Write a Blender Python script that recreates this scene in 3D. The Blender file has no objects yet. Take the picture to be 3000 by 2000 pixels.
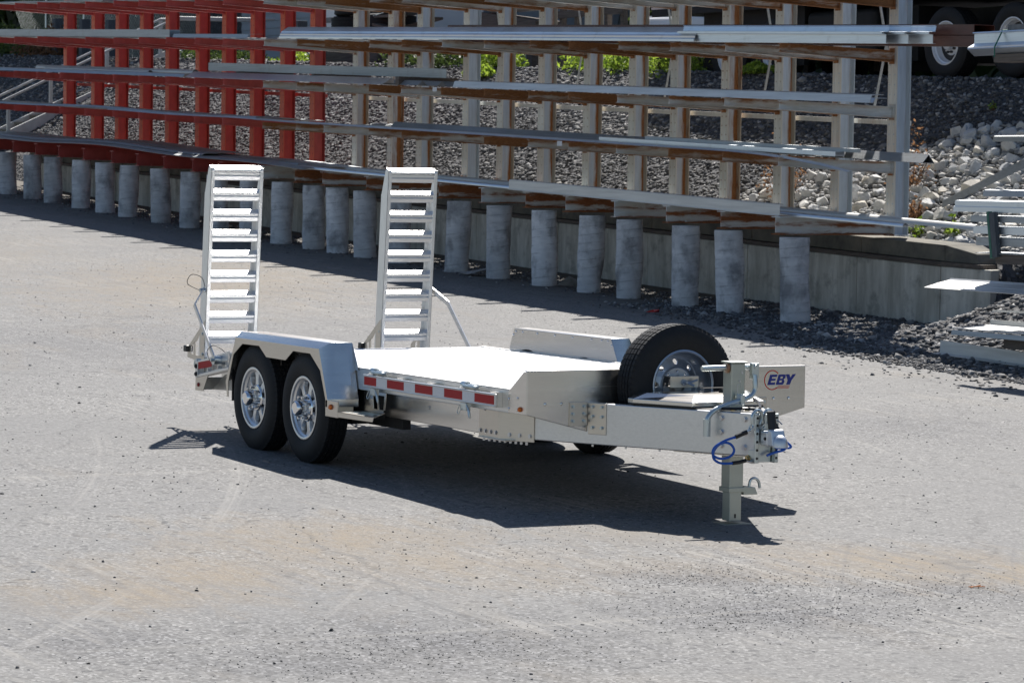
import bpy, math, random
import numpy as np
from mathutils import Vector, Matrix
random.seed(7); RNG = np.random.default_rng(7)
R = math.radians
S = bpy.context.scene
COL = S.collection

# ------------------------------------------------------------------ camera
cam_d = bpy.data.cameras.new('camera'); cam = bpy.data.objects.new('camera', cam_d); COL.objects.link(cam); S.camera = cam
FW = Vector((-0.87654757, 0.47820893, -0.05459467)); RT = Vector((0.47815225, 0.87814981, 0.01494439)); UP = Vector((-0.05508884, 0.0130051, 0.99839676))
m = Matrix((RT, UP, -FW)).transposed().to_4x4(); m.translation = Vector((19.41317645, -10.16012423, 2.06505733))
cam.matrix_world = m
cam_d.sensor_width = 36; cam_d.lens = 106.655; cam_d.clip_start = .5; cam_d.clip_end = 3000
cam_d.dof.use_dof = True; cam_d.dof.focus_distance = 19.5; cam_d.dof.aperture_fstop = 13
# ------------------------------------------------------------------ sky, sun, exposure
SUN = Vector((-.62, .485, 1)).normalized()
w = bpy.data.worlds.new('World'); S.world = w; w.use_nodes = True
nt = w.node_tree; bg = nt.nodes['Background']
sky = nt.nodes.new('ShaderNodeTexSky'); sky.sky_type = 'NISHITA'; sky.sun_disc = False
sky.sun_elevation = math.asin(SUN.z); sky.sun_rotation = math.atan2(SUN.x, SUN.y)
sky.air_density = 1.0; sky.dust_density = .5; sky.ozone_density = 2.5
nt.links.new(sky.outputs[0], bg.inputs[0]); bg.inputs[1].default_value = 0.06
sl = bpy.data.lights.new('sun', 'SUN'); sl.energy = 5.0; sl.angle = R(.53); sl.color = (1, .955, .9)
so = bpy.data.objects.new('sun', sl); COL.objects.link(so); so.rotation_euler = SUN.to_track_quat('Z', 'Y').to_euler()
S.view_settings.view_transform = 'Standard'; S.view_settings.look = 'None'; S.view_settings.exposure = 0.64; S.view_settings.gamma = 1
S.view_settings.use_curve_mapping = False
S.render.resolution_x = 1024; S.render.resolution_y = 682

# ------------------------------------------------------------------ terrain functions
def gz(X, Y):
    Xc = np.clip(X, -140, 30)
    z = .02 - .022*Xc - .003*np.clip(Y, -60, 60)
    Xn = np.clip(Xc, -45, 0); z = z + .0004*Xn*Xn - .036*np.clip(Xc+45, -200, 0)*0.6
    Yp = np.clip(Y, 0, 14); return z + .0012*Yp*Yp
def rs(X):                                   # slope the racks follow along their length
    return .0355*(-10.8-np.clip(X, -90, 20))

# ------------------------------------------------------------------ material helpers
def newmat(name):
    mt = bpy.data.materials.new(name); mt.use_nodes = True
    n = mt.node_tree.nodes; b = n['Principled BSDF']; return mt, n, mt.node_tree.links, b
def nodepos(n, l, scale):
    g = n.new('ShaderNodeNewGeometry'); mp = n.new('ShaderNodeMapping'); mp.inputs['Scale'].default_value = scale
    l.new(g.outputs['Position'], mp.inputs[0]); return mp.outputs[0]
def noise(n, l, vec, scale, detail=4, rough=.55, dist=0):
    t = n.new('ShaderNodeTexNoise'); t.inputs['Scale'].default_value = scale; t.inputs['Detail'].default_value = detail
    t.inputs['Roughness'].default_value = rough; t.inputs['Distortion'].default_value = dist; l.new(vec, t.inputs['Vector']); return t.outputs['Fac']
def ramp(n, l, fac, stops):
    r = n.new('ShaderNodeValToRGB'); e = r.color_ramp.elements
    while len(e) < len(stops): e.new(.5)
    for k, (p, c) in enumerate(stops):
        e[k].position = p; e[k].color = (c, c, c, 1) if isinstance(c, (int, float)) else (*c, 1)
    l.new(fac, r.inputs[0]); return r.outputs[0]
def mix(n, l, fac, a, b, mode='MIX'):
    x = n.new('ShaderNodeMix'); x.data_type = 'RGBA'; x.blend_type = mode
    for s, v in ((x.inputs[0], fac), (x.inputs[6], a), (x.inputs[7], b)):
        if hasattr(v, 'is_linked') or isinstance(v, bpy.types.NodeSocket): l.new(v, s)
        elif isinstance(v, (int, float)): s.default_value = v if s == x.inputs[0] else (v, v, v, 1)
        else: s.default_value = (*v, 1)
    return x.outputs[2]
def bump(n, l, b, h, strength, dist):
    u = n.new('ShaderNodeBump'); u.inputs['Strength'].default_value = strength; u.inputs['Distance'].default_value = dist
    l.new(h, u.inputs['Height']); l.new(u.outputs[0], b.inputs['Normal'])

def simple(name, col, rough=.5, metal=0, var=.0, vs=8, scale=(1, 1, 1), bmp=0, bs=60):
    mt, n, l, b = newmat(name); b.inputs['Roughness'].default_value = rough; b.inputs['Metallic'].default_value = metal
    p = nodepos(n, l, scale); f = noise(n, l, p, vs)
    lo = tuple(c*(1-var) for c in col); hi = tuple(min(1, c*(1+var)) for c in col)
    l.new(ramp(n, l, f, [(.3, lo), (.7, hi)]), b.inputs['Base Color'])
    if bmp: bump(n, l, b, noise(n, l, p, bs), bmp, .004)
    return mt
def metalmat(name, col, rough, var=.06, scale=(1, 1, 1), rvar=.08, dirt=0):
    mt, n, l, b = newmat(name); b.inputs['Metallic'].default_value = 1
    p = nodepos(n, l, scale); f = noise(n, l, p, 3, 6)
    c = ramp(n, l, f, [(.3, tuple(x*(1-var) for x in col)), (.7, tuple(min(.97, x*(1+var)) for x in col))])
    if dirt:
        d = noise(n, l, nodepos(n, l, (1, 1, 1)), 5, 8, .7); c = mix(n, l, ramp(n, l, d, [(.55, 0), (.75, dirt)]), c, (.30, .27, .23))
    l.new(c, b.inputs['Base Color'])
    f2 = noise(n, l, nodepos(n, l, tuple((x if x <= 1 else 1)*.5 if x <= 1 else x*4 for x in scale)), 1.3, 3); l.new(ramp(n, l, f2, [(.2, rough-rvar*.4), (.8, rough+rvar*.4)]), b.inputs['Roughness'])
    
    return mt
M = {}
M['alu'] = metalmat('mill_aluminium', (.745, .72, .685), .25, .04, (1, 1, 14))
M['alu_x'] = metalmat('extruded_aluminium', (.76, .755, .745), .40, .05, (.6, 30, 30), dirt=.08)
M['alu_deck'] = metalmat('deck_aluminium', (.88, .88, .875), .46, .04, (30, 1, 30), dirt=.1)
M['alu_ramp'] = metalmat('ramp_aluminium', (.86, .86, .85), .4, .05, (20, 1, 4), dirt=.05)
M['alu_dark'] = metalmat('weathered_aluminium', (.62, .62, .61), .45, .1, (1, 1, 1), dirt=.5)
M['alu_plate'] = metalmat('warm_aluminium_plate', (.66, .62, .56), .30, .03, (4, 4, 30))
M['galv'] = metalmat('zinc_plated_steel', (.60, .655, .66), .33, .07, (1, 1, 1))
M['galv_g'] = metalmat('galvanised_jack_steel', (.50, .52, .47), .42, .05, (1, 1, 4))
M['chrome'] = metalmat('chrome', (.9, .9, .9), .1, .01, rvar=.02)
M['cast'] = metalmat('cast_coupler', (.72, .74, .77), .42, .06)
M['rim'] = metalmat('machined_wheel_alloy', (.78, .785, .79), .38, .02, rvar=.04)
M['truckrim'] = simple('polished_truck_wheel', (.80, .81, .83), .35, .25, .05)
M['ivy'] = None
M['steelrim'] = metalmat('grey_painted_steel_wheel', (.42, .46, .52), .36, .04)
M['bolt'] = metalmat('plated_bolt', (.66, .66, .67), .3, .08)
M['brass'] = metalmat('yellow_zinc_bolt', (.62, .48, .25), .35, .1)
M['stock'] = metalmat('stock_aluminium_extrusion', (.70, .74, .78), .38, .07, (.5, 25, 25), dirt=.3)
M['stock_dull'] = metalmat('dull_grey_stock', (.42, .44, .45), .55, .12, (.4, 20, 20), dirt=.6)
M['stock_white'] = simple('pale_anodised_stock', (.62, .62, .60), .45, .35, .12, 3, (.5, 8, 8))
M['rubber'] = simple('tyre_rubber', (.007, .0075, .009), .72, 0, .25, 30, bmp=.15, bs=150)
M['black'] = simple('black_plastic', (.012, .012, .013), .4, 0, .2)
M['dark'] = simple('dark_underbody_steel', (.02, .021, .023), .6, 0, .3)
M['truckblack'] = simple('truck_black_paint', (.005, .0055, .007), .7, 0, .3)
M['blue'] = simple('blue_cable_jacket', (.010, .10, .50), .35, 0, .08, 20)
M['red_tape'] = simple('red_reflective_tape', (.42, .006, .006), .6, 0, .06, 60)
M['white_tape'] = simple('white_reflective_tape', (.72, .73, .75), .3, 0, .04, 60)
M['logo_blue'] = simple('blue_vinyl', (.018, .035, .26), .25, 0, .05)
M['logo_red'] = simple('red_vinyl', (.62, .006, .006), .25, 0, .05)
M['amber'] = simple('amber_lens', (.75, .16, .01), .15, 0, .1)
M['redlens'] = simple('red_lens', (.25, .006, .005), .15, 0, .1)
M['browntube'] = simple('primer_brown_tube', (.085, .028, .018), .45, 0, .15, 4, (1, 6, 6))
M['wood'] = simple('weathered_timber', (.12, .10, .085), .85, 0, .35, 3, (1, 12, 12), .3)
M['greywood'] = simple('grey_timber_post', (.085, .095, .105), .85, 0, .25, 6, (8, 8, 1), .3)
M['siding'] = simple('grey_lap_siding', (.30, .33, .36), .6, 0, .08, 2)
M['white_paint'] = simple('white_vehicle_paint', (.80, .80, .80), .35, 0, .04, 2)
M['handrail'] = simple('pale_painted_handrail', (.52, .52, .50), .5, 0, .12)
M['green_strap'] = simple('green_strapping', (.01, .12, .08), .4, 0, .1)
M['paper'] = simple('white_paper_tag', (.7, .7, .7), .7, 0, .1)
M['litter_red'] = simple('red_plastic_scrap', (.5, .02, .02), .4, 0, .1)
M['cardboard'] = simple('torn_form_cardboard', (.28, .26, .24), .9, 0, .3, 10)
M['twig'] = simple('dry_twig', (.10, .055, .03), .8, 0, .3, 30)
M['orange_twig'] = simple('orange_splinter', (.45, .17, .06), .8, 0, .3, 30)
def leafmat(name, a, c):
    mt, n, l, b = newmat(name); g = n.new('ShaderNodeNewGeometry')
    l.new(ramp(n, l, g.outputs['Random Per Island'], [(0, a), (1, c)]), b.inputs['Base Color']); b.inputs['Roughness'].default_value = .55
    for k in ('Subsurface Weight',):
        pass
    tr = n.new('ShaderNodeBsdfTranslucent'); l.new(ramp(n, l, g.outputs['Random Per Island'], [(0, tuple(x*1.6 for x in a)), (1, tuple(x*1.9 for x in c))]), tr.inputs[0])
    mx = n.new('ShaderNodeMixShader'); mx.inputs[0].default_value = .4
    l.new(b.outputs[0], mx.inputs[1]); l.new(tr.outputs[0], mx.inputs[2]); l.new(mx.outputs[0], n['Material Output'].inputs[0]); return mt
M['leaf'] = leafmat('fresh_leaves', (.09, .15, .015), (.30, .40, .05))
M['ivy'] = leafmat('ivy_leaves', (.03, .055, .012), (.13, .17, .035))
M['leaf_dark'] = leafmat('dark_leaves', (.02, .035, .01), (.06, .09, .02))
M['leaf_dry'] = leafmat('dry_brush', (.09, .045, .02), (.22, .12, .06))
def paintrust(name, paint, rust, lo, hi, scale, grad=None, rnd=.25, hue=.12):
    """worn paint over rust. grad = (object axis, [(position, extra)...]) puts the rust where water runs and sits"""
    mt, n, l, b = newmat(name)
    p = nodepos(n, l, scale)
    f = noise(n, l, p, 2.2, 10, .72, .5); big = noise(n, l, nodepos(n, l, (1, 1, 1)), 1.1, 3)
    def madd(x, k, y):
        a = n.new('ShaderNodeMath'); a.operation = 'MULTIPLY_ADD'; l.new(x, a.inputs[0]); a.inputs[1].default_value = k
        if isinstance(y, float): a.inputs[2].default_value = y
        else: l.new(y, a.inputs[2])
        return a.outputs[0]
    t = madd(big, .4, f)
    oi = n.new('ShaderNodeObjectInfo'); t = madd(oi.outputs['Random'], rnd, t)
    if grad:
        tc = n.new('ShaderNodeTexCoord'); sx = n.new('ShaderNodeSeparateXYZ'); l.new(tc.outputs['Object'], sx.inputs[0])
        mr = n.new('ShaderNodeMapRange'); mr.inputs['From Min'].default_value = grad[1]; mr.inputs['From Max'].default_value = grad[2]; l.new(sx.outputs['XYZ'.index(grad[0])], mr.inputs[0])
        t = madd(ramp(n, l, mr.outputs[0], grad[3]), 1.0, t)
    msk = ramp(n, l, t, [(lo, 0), (hi, 1)]) if hi <= 1 else None
    if msk is None:
        mr2 = n.new('ShaderNodeMapRange'); mr2.inputs['From Min'].default_value = lo; mr2.inputs['From Max'].default_value = hi; l.new(t, mr2.inputs[0]); msk = mr2.outputs[0]
    fine = noise(n, l, p, 17, 7, .75)
    rc = ramp(n, l, fine, [(.3, tuple(x*.3 for x in rust)), (.5, tuple(x*.8 for x in rust)), (.62, rust), (.8, tuple(min(1, x*1.8) for x in rust))])
    pc = ramp(n, l, noise(n, l, p, 5, 5), [(.3, tuple(x*.8 for x in paint)), (.7, paint)])
    mr3 = n.new('ShaderNodeMapRange'); mr3.inputs['From Min'].default_value = lo-.22; mr3.inputs['From Max'].default_value = lo; mr3.inputs['To Max'].default_value = .55; l.new(t, mr3.inputs[0])
    pc2 = mix(n, l, mr3.outputs[0], pc, tuple(.45*x+.55*y for x, y in zip(paint, (.50, .30, .12))))
    l.new(mix(n, l, msk, pc2, rc), b.inputs['Base Color'])
    l.new(ramp(n, l, msk, [(0, .5), (1, .85)]), b.inputs['Roughness'])
    bump(n, l, b, msk, .35, .003); return mt
M['rust_col'] = paintrust('rusty_pale_web', (.68, .755, .84), (.44, .18, .06), 1.04, 1.22, (6, 6, .7), ('Y', 0, .21, [(0, .05), (.6, .0), (.8, .36), (1, .6)]), .40)  # web paint tinted blue, sky bounce put into the colour
M['pale_col'] = paintrust('pale_web_little_rust', (.66, .74, .83), (.44, .18, .06), 1.22, 1.36, (6, 6, .7), ('Y', 0, .21, [(0, .05), (.7, .0), (.9, .3), (1, .5)]), .1)  # same sky bounce blue put into the web paint
M['pale_edge'] = paintrust('pale_rear_flange', (.62, .68, .72), (.36, .13, .045), 1.12, 1.28, (7, 7, .9), None, .1)
M['rust_flange'] = paintrust('rusty_cream_flange', (.86, .84, .77), (.44, .20, .07), 1.02, 1.28, (9, 9, .9), None, .2)
M['rust_heavy'] = paintrust('heavily_rusted_column_edge', (.6, .55, .46), (.40, .15, .05), .90, 1.06, (6, 6, .8), None, .3)
M['rust_arm'] = paintrust('rusty_arm', (.74, .76, .74), (.42, .185, .07), .98, 1.2, (2.5, 1.3, 7), ('Z', -.01, .14, [(0, .42), (.3, .10), (.7, .03), (1, .28)]), .55)
M['rust_base'] = paintrust('rusty_base_beam', (.72, .76, .76), (.34, .12, .04), .99, 1.14, (2.2, 1.0, 5.5), ('Z', 0, .217, [(0, .45), (.14, .1), (.3, .02), (.55, .30), (.8, .18), (1, .05)]), .42)
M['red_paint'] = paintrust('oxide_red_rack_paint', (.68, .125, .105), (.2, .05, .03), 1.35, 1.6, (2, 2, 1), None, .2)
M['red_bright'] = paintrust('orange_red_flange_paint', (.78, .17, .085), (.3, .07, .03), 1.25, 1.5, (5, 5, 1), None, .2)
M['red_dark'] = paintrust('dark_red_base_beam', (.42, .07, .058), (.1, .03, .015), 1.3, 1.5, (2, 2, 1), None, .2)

def ground_mat():
    mt, n, l, b = newmat('worn_pale_asphalt'); P1 = nodepos(n, l, (1, 1, 1))
    g1 = noise(n, l, P1, 75, 3, .7)
    sp = n.new('ShaderNodeTexVoronoi'); sp.inputs['Scale'].default_value = 62; l.new(P1, sp.inputs['Vector'])
    spec = n.new('ShaderNodeSeparateColor'); l.new(sp.outputs['Color'], spec.inputs[0])
    agg = ramp(n, l, spec.outputs[0], [(0, .045), (.13, .09), (.5, .172), (.86, .238), (1, .43)])
    sp2 = n.new('ShaderNodeTexVoronoi'); sp2.inputs['Scale'].default_value = 27; l.new(P1, sp2.inputs['Vector'])
    s2 = n.new('ShaderNodeSeparateColor'); l.new(sp2.outputs['Color'], s2.inputs[0])
    base = mix(n, l, .40, agg, ramp(n, l, g1, [(.3, (.112, .113, .114)), (.7, (.25, .25, .249))]))
    base = mix(n, l, ramp(n, l, s2.outputs[1], [(.955, 0), (.965, .75)]), base, (.045, .046, .05))
    big = noise(n, l, nodepos(n, l, (.35, .22, 1)), 1.6, 6, .6, .5)
    base = mix(n, l, ramp(n, l, big, [(.40, .5), (.6, 0)]), base, (.15, .152, .155))
    # dusty tan silt left where water dried, drawn out along the wheel tracks
    tan = noise(n, l, nodepos(n, l, (.22, .62, 1)), 1.3, 7, .62, .8)
    wob = noise(n, l, nodepos(n, l, (1.1, 2.6, 1)), 1.7, 8, .7, .6)
    def spot(cx, cy, a_, b__, k):              # irregular stain left by a dried puddle or spilt soil, real position on the yard
        v = n.new('ShaderNodeVectorMath'); v.operation = 'SUBTRACT'; l.new(P1, v.inputs[0]); v.inputs[1].default_value = (cx, cy, 0)
        q = n.new('ShaderNodeMapping'); q.inputs['Rotation'].default_value = (0, 0, R(-61.4)); l.new(v.outputs[0], q.inputs[0])
        q2 = n.new('ShaderNodeMapping'); q2.inputs['Scale'].default_value = (1/(a_*1.25), 1/(b__*1.25), 0); l.new(q.outputs[0], q2.inputs[0])
        ln = n.new('ShaderNodeVectorMath'); ln.operation = 'LENGTH'; l.new(q2.outputs[0], ln.inputs[0])
        m_ = n.new('ShaderNodeMath'); m_.operation = 'MULTIPLY_ADD'; l.new(wob, m_.inputs[0]); m_.inputs[1].default_value = 3.4; l.new(ln.outputs['Value'], m_.inputs[2])
        return ramp(n, l, m_.outputs[0], [(0, 0), (.001, 0)]) if False else rng(m_.outputs[0], 3.05, 1.75, k)
    def rng(x, a_, b__, k):
        r_ = n.new('ShaderNodeMapRange'); r_.inputs['From Min'].default_value = a_; r_.inputs['From Max'].default_value = b__; r_.inputs['To Max'].default_value = k; l.new(x, r_.inputs[0]); return r_.outputs[0]
    def mx_(x, y):
        r_ = n.new('ShaderNodeMath'); r_.operation = 'MAXIMUM'; l.new(x, r_.inputs[0]); l.new(y, r_.inputs[1]); return r_.outputs[0]
    msk = ramp(n, l, tan, [(.56, 0), (.70, .30)])
    for q in [(3.62, -2.65, .8, .8, .8), (4.59, -3.87, .6, .8, .75), (5.07, -4.61, .5, .5, .8), (4.56, -2.57, .9, .75, .65), (5.5, -.04, .8, .65, .85), (6.1, .4, .5, .4, .85), (5.2, -1.3, .7, .35, .4), (-18.04, 5.6, 1.73, 3.92, .7), (4.62, -.36, .52, .41, .4), (3.9, -.74, .61, .44, .4), (-22, 3.0, 1.2, 5, .5)]: msk = mx_(msk, spot(*q))
    brk_ = noise(n, l, nodepos(n, l, (2.2, 7, 1)), 2.4, 8, .8, .3); tk_ = n.new('ShaderNodeMath'); tk_.operation = 'MULTIPLY'; l.new(msk, tk_.inputs[0]); l.new(ramp(n, l, brk_, [(.34, .35), (.56, 1)]), tk_.inputs[1]); msk = tk_.outputs[0]
    dk = None
    for q in [(6.91, -3.59, .83, .62, .6), (6.71, -1.74, .65, .66, .65), (5.52, -1.4, .48, .35, .6), (6.35, -.41, .55, .34, .6), (6.36, -5.16, .47, .4, .5), (7.28, -4.38, .91, .37, .5), (-10.17, 1.33, 1.77, 2.5, .3), (-.82, 4.73, .84, 1.04, .4)]:
        k_ = spot(*q[:4], min(1, q[4]*1.5)); dk = k_ if dk is None else mx_(dk, k_)
    base = mix(n, l, dk, base, mix(n, l, 1.0, agg, (.60, .61, .65), 'MULTIPLY'))
    base = mix(n, l, msk, base, ramp(n, l, g1, [(.3, (.15, .12, .083)), (.7, (.27, .222, .158))]))
    st = noise(n, l, nodepos(n, l, (.5, 9, 1)), 1.2, 4, .6, .35); lg = noise(n, l, nodepos(n, l, (.3, .3, 1)), .9, 2)
    a = n.new('ShaderNodeMath'); a.operation = 'MULTIPLY'; l.new(ramp(n, l, st, [(.5, 0), (.62, 1)]), a.inputs[0]); l.new(ramp(n, l, lg, [(.5, 0), (.6, .4)]), a.inputs[1])
    base = mix(n, l, a.outputs[0], base, (.115, .115, .12))
    sg = n.new('ShaderNodeMapping'); sg.inputs['Rotation'].default_value = (0, 0, R(-38)); sg.inputs['Scale'].default_value = (.35, 14, 1); l.new(P1, sg.inputs[0])
    st2 = noise(n, l, sg.outputs[0], 1.0, 3, .6, .2); a2 = n.new('ShaderNodeMath'); a2.operation = 'MULTIPLY'
    l.new(ramp(n, l, st2, [(.52, 0), (.62, .8)]), a2.inputs[0]); l.new(ramp(n, l, noise(n, l, nodepos(n, l, (.4, .4, 1)), 1.4, 2), [(.55, 0), (.64, .45)]), a2.inputs[1])
    base = mix(n, l, a2.outputs[0], base, (.33, .32, .30))
    for cx, cy, sc_, k0, colr in ((-9, -24, 2.4, .5, (.30, .295, .285)), (16, 14, 3.1, .45, (.10, .10, .105)), (-30, -3, 1.9, .35, (.29, .285, .27))):   # curved tyre tracks
        v = n.new('ShaderNodeVectorMath'); v.operation = 'DISTANCE'; l.new(P1, v.inputs[0]); v.inputs[1].default_value = (cx, cy, 0)
        cbx = n.new('ShaderNodeCombineXYZ'); l.new(v.outputs['Value'], cbx.inputs[0]); tr_ = noise(n, l, cbx.outputs[0], sc_, 5, .75)
        mk = n.new('ShaderNodeMath'); mk.operation = 'MULTIPLY'; l.new(ramp(n, l, tr_, [(.56, 0), (.64, 1)]), mk.inputs[0])
        l.new(ramp(n, l, noise(n, l, nodepos(n, l, (.22, .22, 1)), 1.1+cx*.01, 3), [(.47, 0), (.58, k0)]), mk.inputs[1]); base = mix(n, l, mk.outputs[0], base, colr)
    crk = n.new('ShaderNodeTexVoronoi'); crk.feature = 'DISTANCE_TO_EDGE'; crk.inputs['Scale'].default_value = .22
    dv = n.new('ShaderNodeMixRGB'); dv.blend_type = 'ADD'; dv.inputs[0].default_value = .5
    nz = n.new('ShaderNodeTexNoise'); nz.inputs['Scale'].default_value = 1.5; nz.inputs['Detail'].default_value = 6; l.new(P1, nz.inputs['Vector'])
    l.new(P1, dv.inputs[1]); l.new(nz.outputs['Color'], dv.inputs[2]); l.new(dv.outputs[0], crk.inputs['Vector'])
    ck = ramp(n, l, crk.outputs['Distance'], [(0, .35), (.0035, 0)])
    base = mix(n, l, ck, base, (.05, .05, .052))
    sy = n.new('ShaderNodeSeparateXYZ'); l.new(P1, sy.inputs[0]); my = n.new('ShaderNodeMath'); my.operation = 'MULTIPLY_ADD'; l.new(wob, my.inputs[0]); my.inputs[1].default_value = 2.2; l.new(sy.outputs[1], my.inputs[2])
    base = mix(n, l, rng(my.outputs[0], 9.7, 11.0, .85), base, ramp(n, l, g1, [(.3, (.05, .046, .04)), (.7, (.13, .115, .095))]))
    base = mix(n, l, 1.0, base, (.985, .97, .94), 'MULTIPLY')
    l.new(base, b.inputs['Base Color']); b.inputs['Roughness'].default_value = .82
    b.inputs['Specular IOR Level'].default_value = .35
    bump(n, l, b, agg, .6, .004); return mt
M['asphalt'] = ground_mat()
def gravelground(name, a, c):
    mt, n, l, b = newmat(name); P1 = nodepos(n, l, (1, 1, 1))
    v = n.new('ShaderNodeTexVoronoi'); v.inputs['Scale'].default_value = 14; l.new(P1, v.inputs['Vector'])
    s = n.new('ShaderNodeSeparateColor'); l.new(v.outputs['Color'], s.inputs[0])
    l.new(ramp(n, l, s.outputs[0], [(0, a), (1, c)]), b.inputs['Base Color']); b.inputs['Roughness'].default_value = .9
    bump(n, l, b, v.outputs['Distance'], 1, .05); return mt
M['bankdirt'] = gravelground('dark_gravel_dirt', (.02, .02, .022), (.10, .10, .105))
M['darkroad'] = gravelground('upper_lot_dark_gravel', (.04, .042, .048), (.09, .09, .10))
M['grass'] = gravelground('dull_grass', (.02, .03, .012), (.06, .08, .03))
def stonemat(name, stops):
    mt, n, l, b = newmat(name); g = n.new('ShaderNodeNewGeometry')
    c = ramp(n, l, g.outputs['Random Per Island'], stops)
    f = noise(n, l, nodepos(n, l, (1, 1, 1)), 16, 5, .65); c = mix(n, l, ramp(n, l, f, [(.4, 0), (.75, .35)]), c, (.30, .25, .18))
    l.new(c, b.inputs['Base Color']); b.inputs['Roughness'].default_value = .85; bump(n, l, b, f, .4, .01); return mt
M['gravel'] = stonemat('dark_crushed_stone', [(0, (.024, .027, .034)), (.6, (.07, .076, .088)), (.88, (.19, .195, .20)), (1, (.44, .43, .42))])
M['midstone'] = stonemat('grey_crushed_stone', [(0, (.06, .064, .072)), (.5, (.15, .155, .16)), (1, (.34, .33, .31))])
M['palestone'] = stonemat('pale_crushed_stone', [(0, (.16, .165, .17)), (.5, (.34, .34, .33)), (1, (.52, .51, .49))])
def rockmat():
    mt, n, l, b = newmat('pale_limestone_riprap'); o = n.new('ShaderNodeObjectInfo')
    c = ramp(n, l, o.outputs['Random'], [(0, (.42, .435, .45)), (.55, (.60, .60, .58)), (.85, (.62, .57, .48)), (1, (.72, .72, .70))])
    f = noise(n, l, nodepos(n, l, (1, 1, 1)), 9, 8, .7); c = mix(n, l, ramp(n, l, f, [(.45, 0), (.75, .6)]), c, (.20, .19, .17))
    l.new(c, b.inputs['Base Color']); b.inputs['Roughness'].default_value = .8; bump(n, l, b, f, .6, .02); return mt
M['rock'] = rockmat()
def concrete(name, a, c, streak, seam=False):
    mt, n, l, b = newmat(name)
    o = n.new('ShaderNodeObjectInfo'); cb = n.new('ShaderNodeVectorMath'); cb.operation = 'ADD'
    g = n.new('ShaderNodeNewGeometry'); l.new(g.outputs['Position'], cb.inputs[0])
    p = cb.outputs[0]
    mp = n.new('ShaderNodeMapping'); mp.inputs['Scale'].default_value = streak; l.new(p, mp.inputs[0])
    f = noise(n, l, mp.outputs[0], 2.6, 9, .62, .0)
    col = ramp(n, l, f, [(.32, a), (.68, c)])
    f2 = noise(n, l, p, 3.2, 8, .7); col = mix(n, l, ramp(n, l, f2, [(.52, 0), (.68, .55)]), col, tuple(x*.35 for x in a))
    f3 = noise(n, l, p, 1.2, 3); col = mix(n, l, ramp(n, l, f3, [(.55, 0), (.75, .3)]), col, (.25, .20, .12))
    h = f2
    if seam:
        col = mix(n, l, 1.0, col, ramp(n, l, o.outputs['Random'], [(0, .72), (1, 1.0)]), 'MULTIPLY')
        f4 = noise(n, l, nodepos(n, l, (1.5, 1.5, 1.1)), 1.6, 5, .6, .1); col = mix(n, l, ramp(n, l, f4, [(.52, 0), (.64, .7)]), col, (.16, .16, .165))                                  # spiral joints left by the paper forms
        tc = n.new('ShaderNodeTexCoord'); sx = n.new('ShaderNodeSeparateXYZ'); l.new(tc.outputs['Object'], sx.inputs[0])
        at = n.new('ShaderNodeMath'); at.operation = 'ARCTAN2'; l.new(sx.outputs[1], at.inputs[0]); l.new(sx.outputs[0], at.inputs[1])
        q = n.new('ShaderNodeMath'); q.operation = 'MULTIPLY_ADD'; l.new(at.outputs[0], q.inputs[0]); q.inputs[1].default_value = -.0175; l.new(sx.outputs[2], q.inputs[2])
        jit = n.new('ShaderNodeMath'); jit.operation = 'MULTIPLY_ADD'; l.new(f2, jit.inputs[0]); jit.inputs[1].default_value = .035; l.new(q.outputs[0], jit.inputs[2])
        fr = n.new('ShaderNodeMath'); fr.operation = 'PINGPONG'; l.new(jit.outputs[0], fr.inputs[0]); fr.inputs[1].default_value = .055
        sm = ramp(n, l, fr.outputs[0], [(0, 1), (.009, 0)])
        brk = ramp(n, l, noise(n, l, p, 6, 3), [(.42, 0), (.62, .5)])
        k = n.new('ShaderNodeMath'); k.operation = 'MULTIPLY'; l.new(sm, k.inputs[0]); l.new(brk, k.inputs[1])
        col = mix(n, l, k.outputs[0], col, (.07, .07, .07))
    l.new(col, b.inputs['Base Color']); b.inputs['Roughness'].default_value = .88; bump(n, l, b, h, .5, .012); return mt
M['pier'] = concrete('grey_concrete_pier', (.56, .575, .60), (.80, .805, .81), (1.2, 1.2, 4), True)
M['wall'] = concrete('stained_concrete_wall', (.40, .385, .33), (.74, .715, .64), (2.5, 2.5, .45))
M['slab'] = concrete('concrete_kerb', (.10, .097, .085), (.22, .20, .16), (1, 1, 1))

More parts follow.
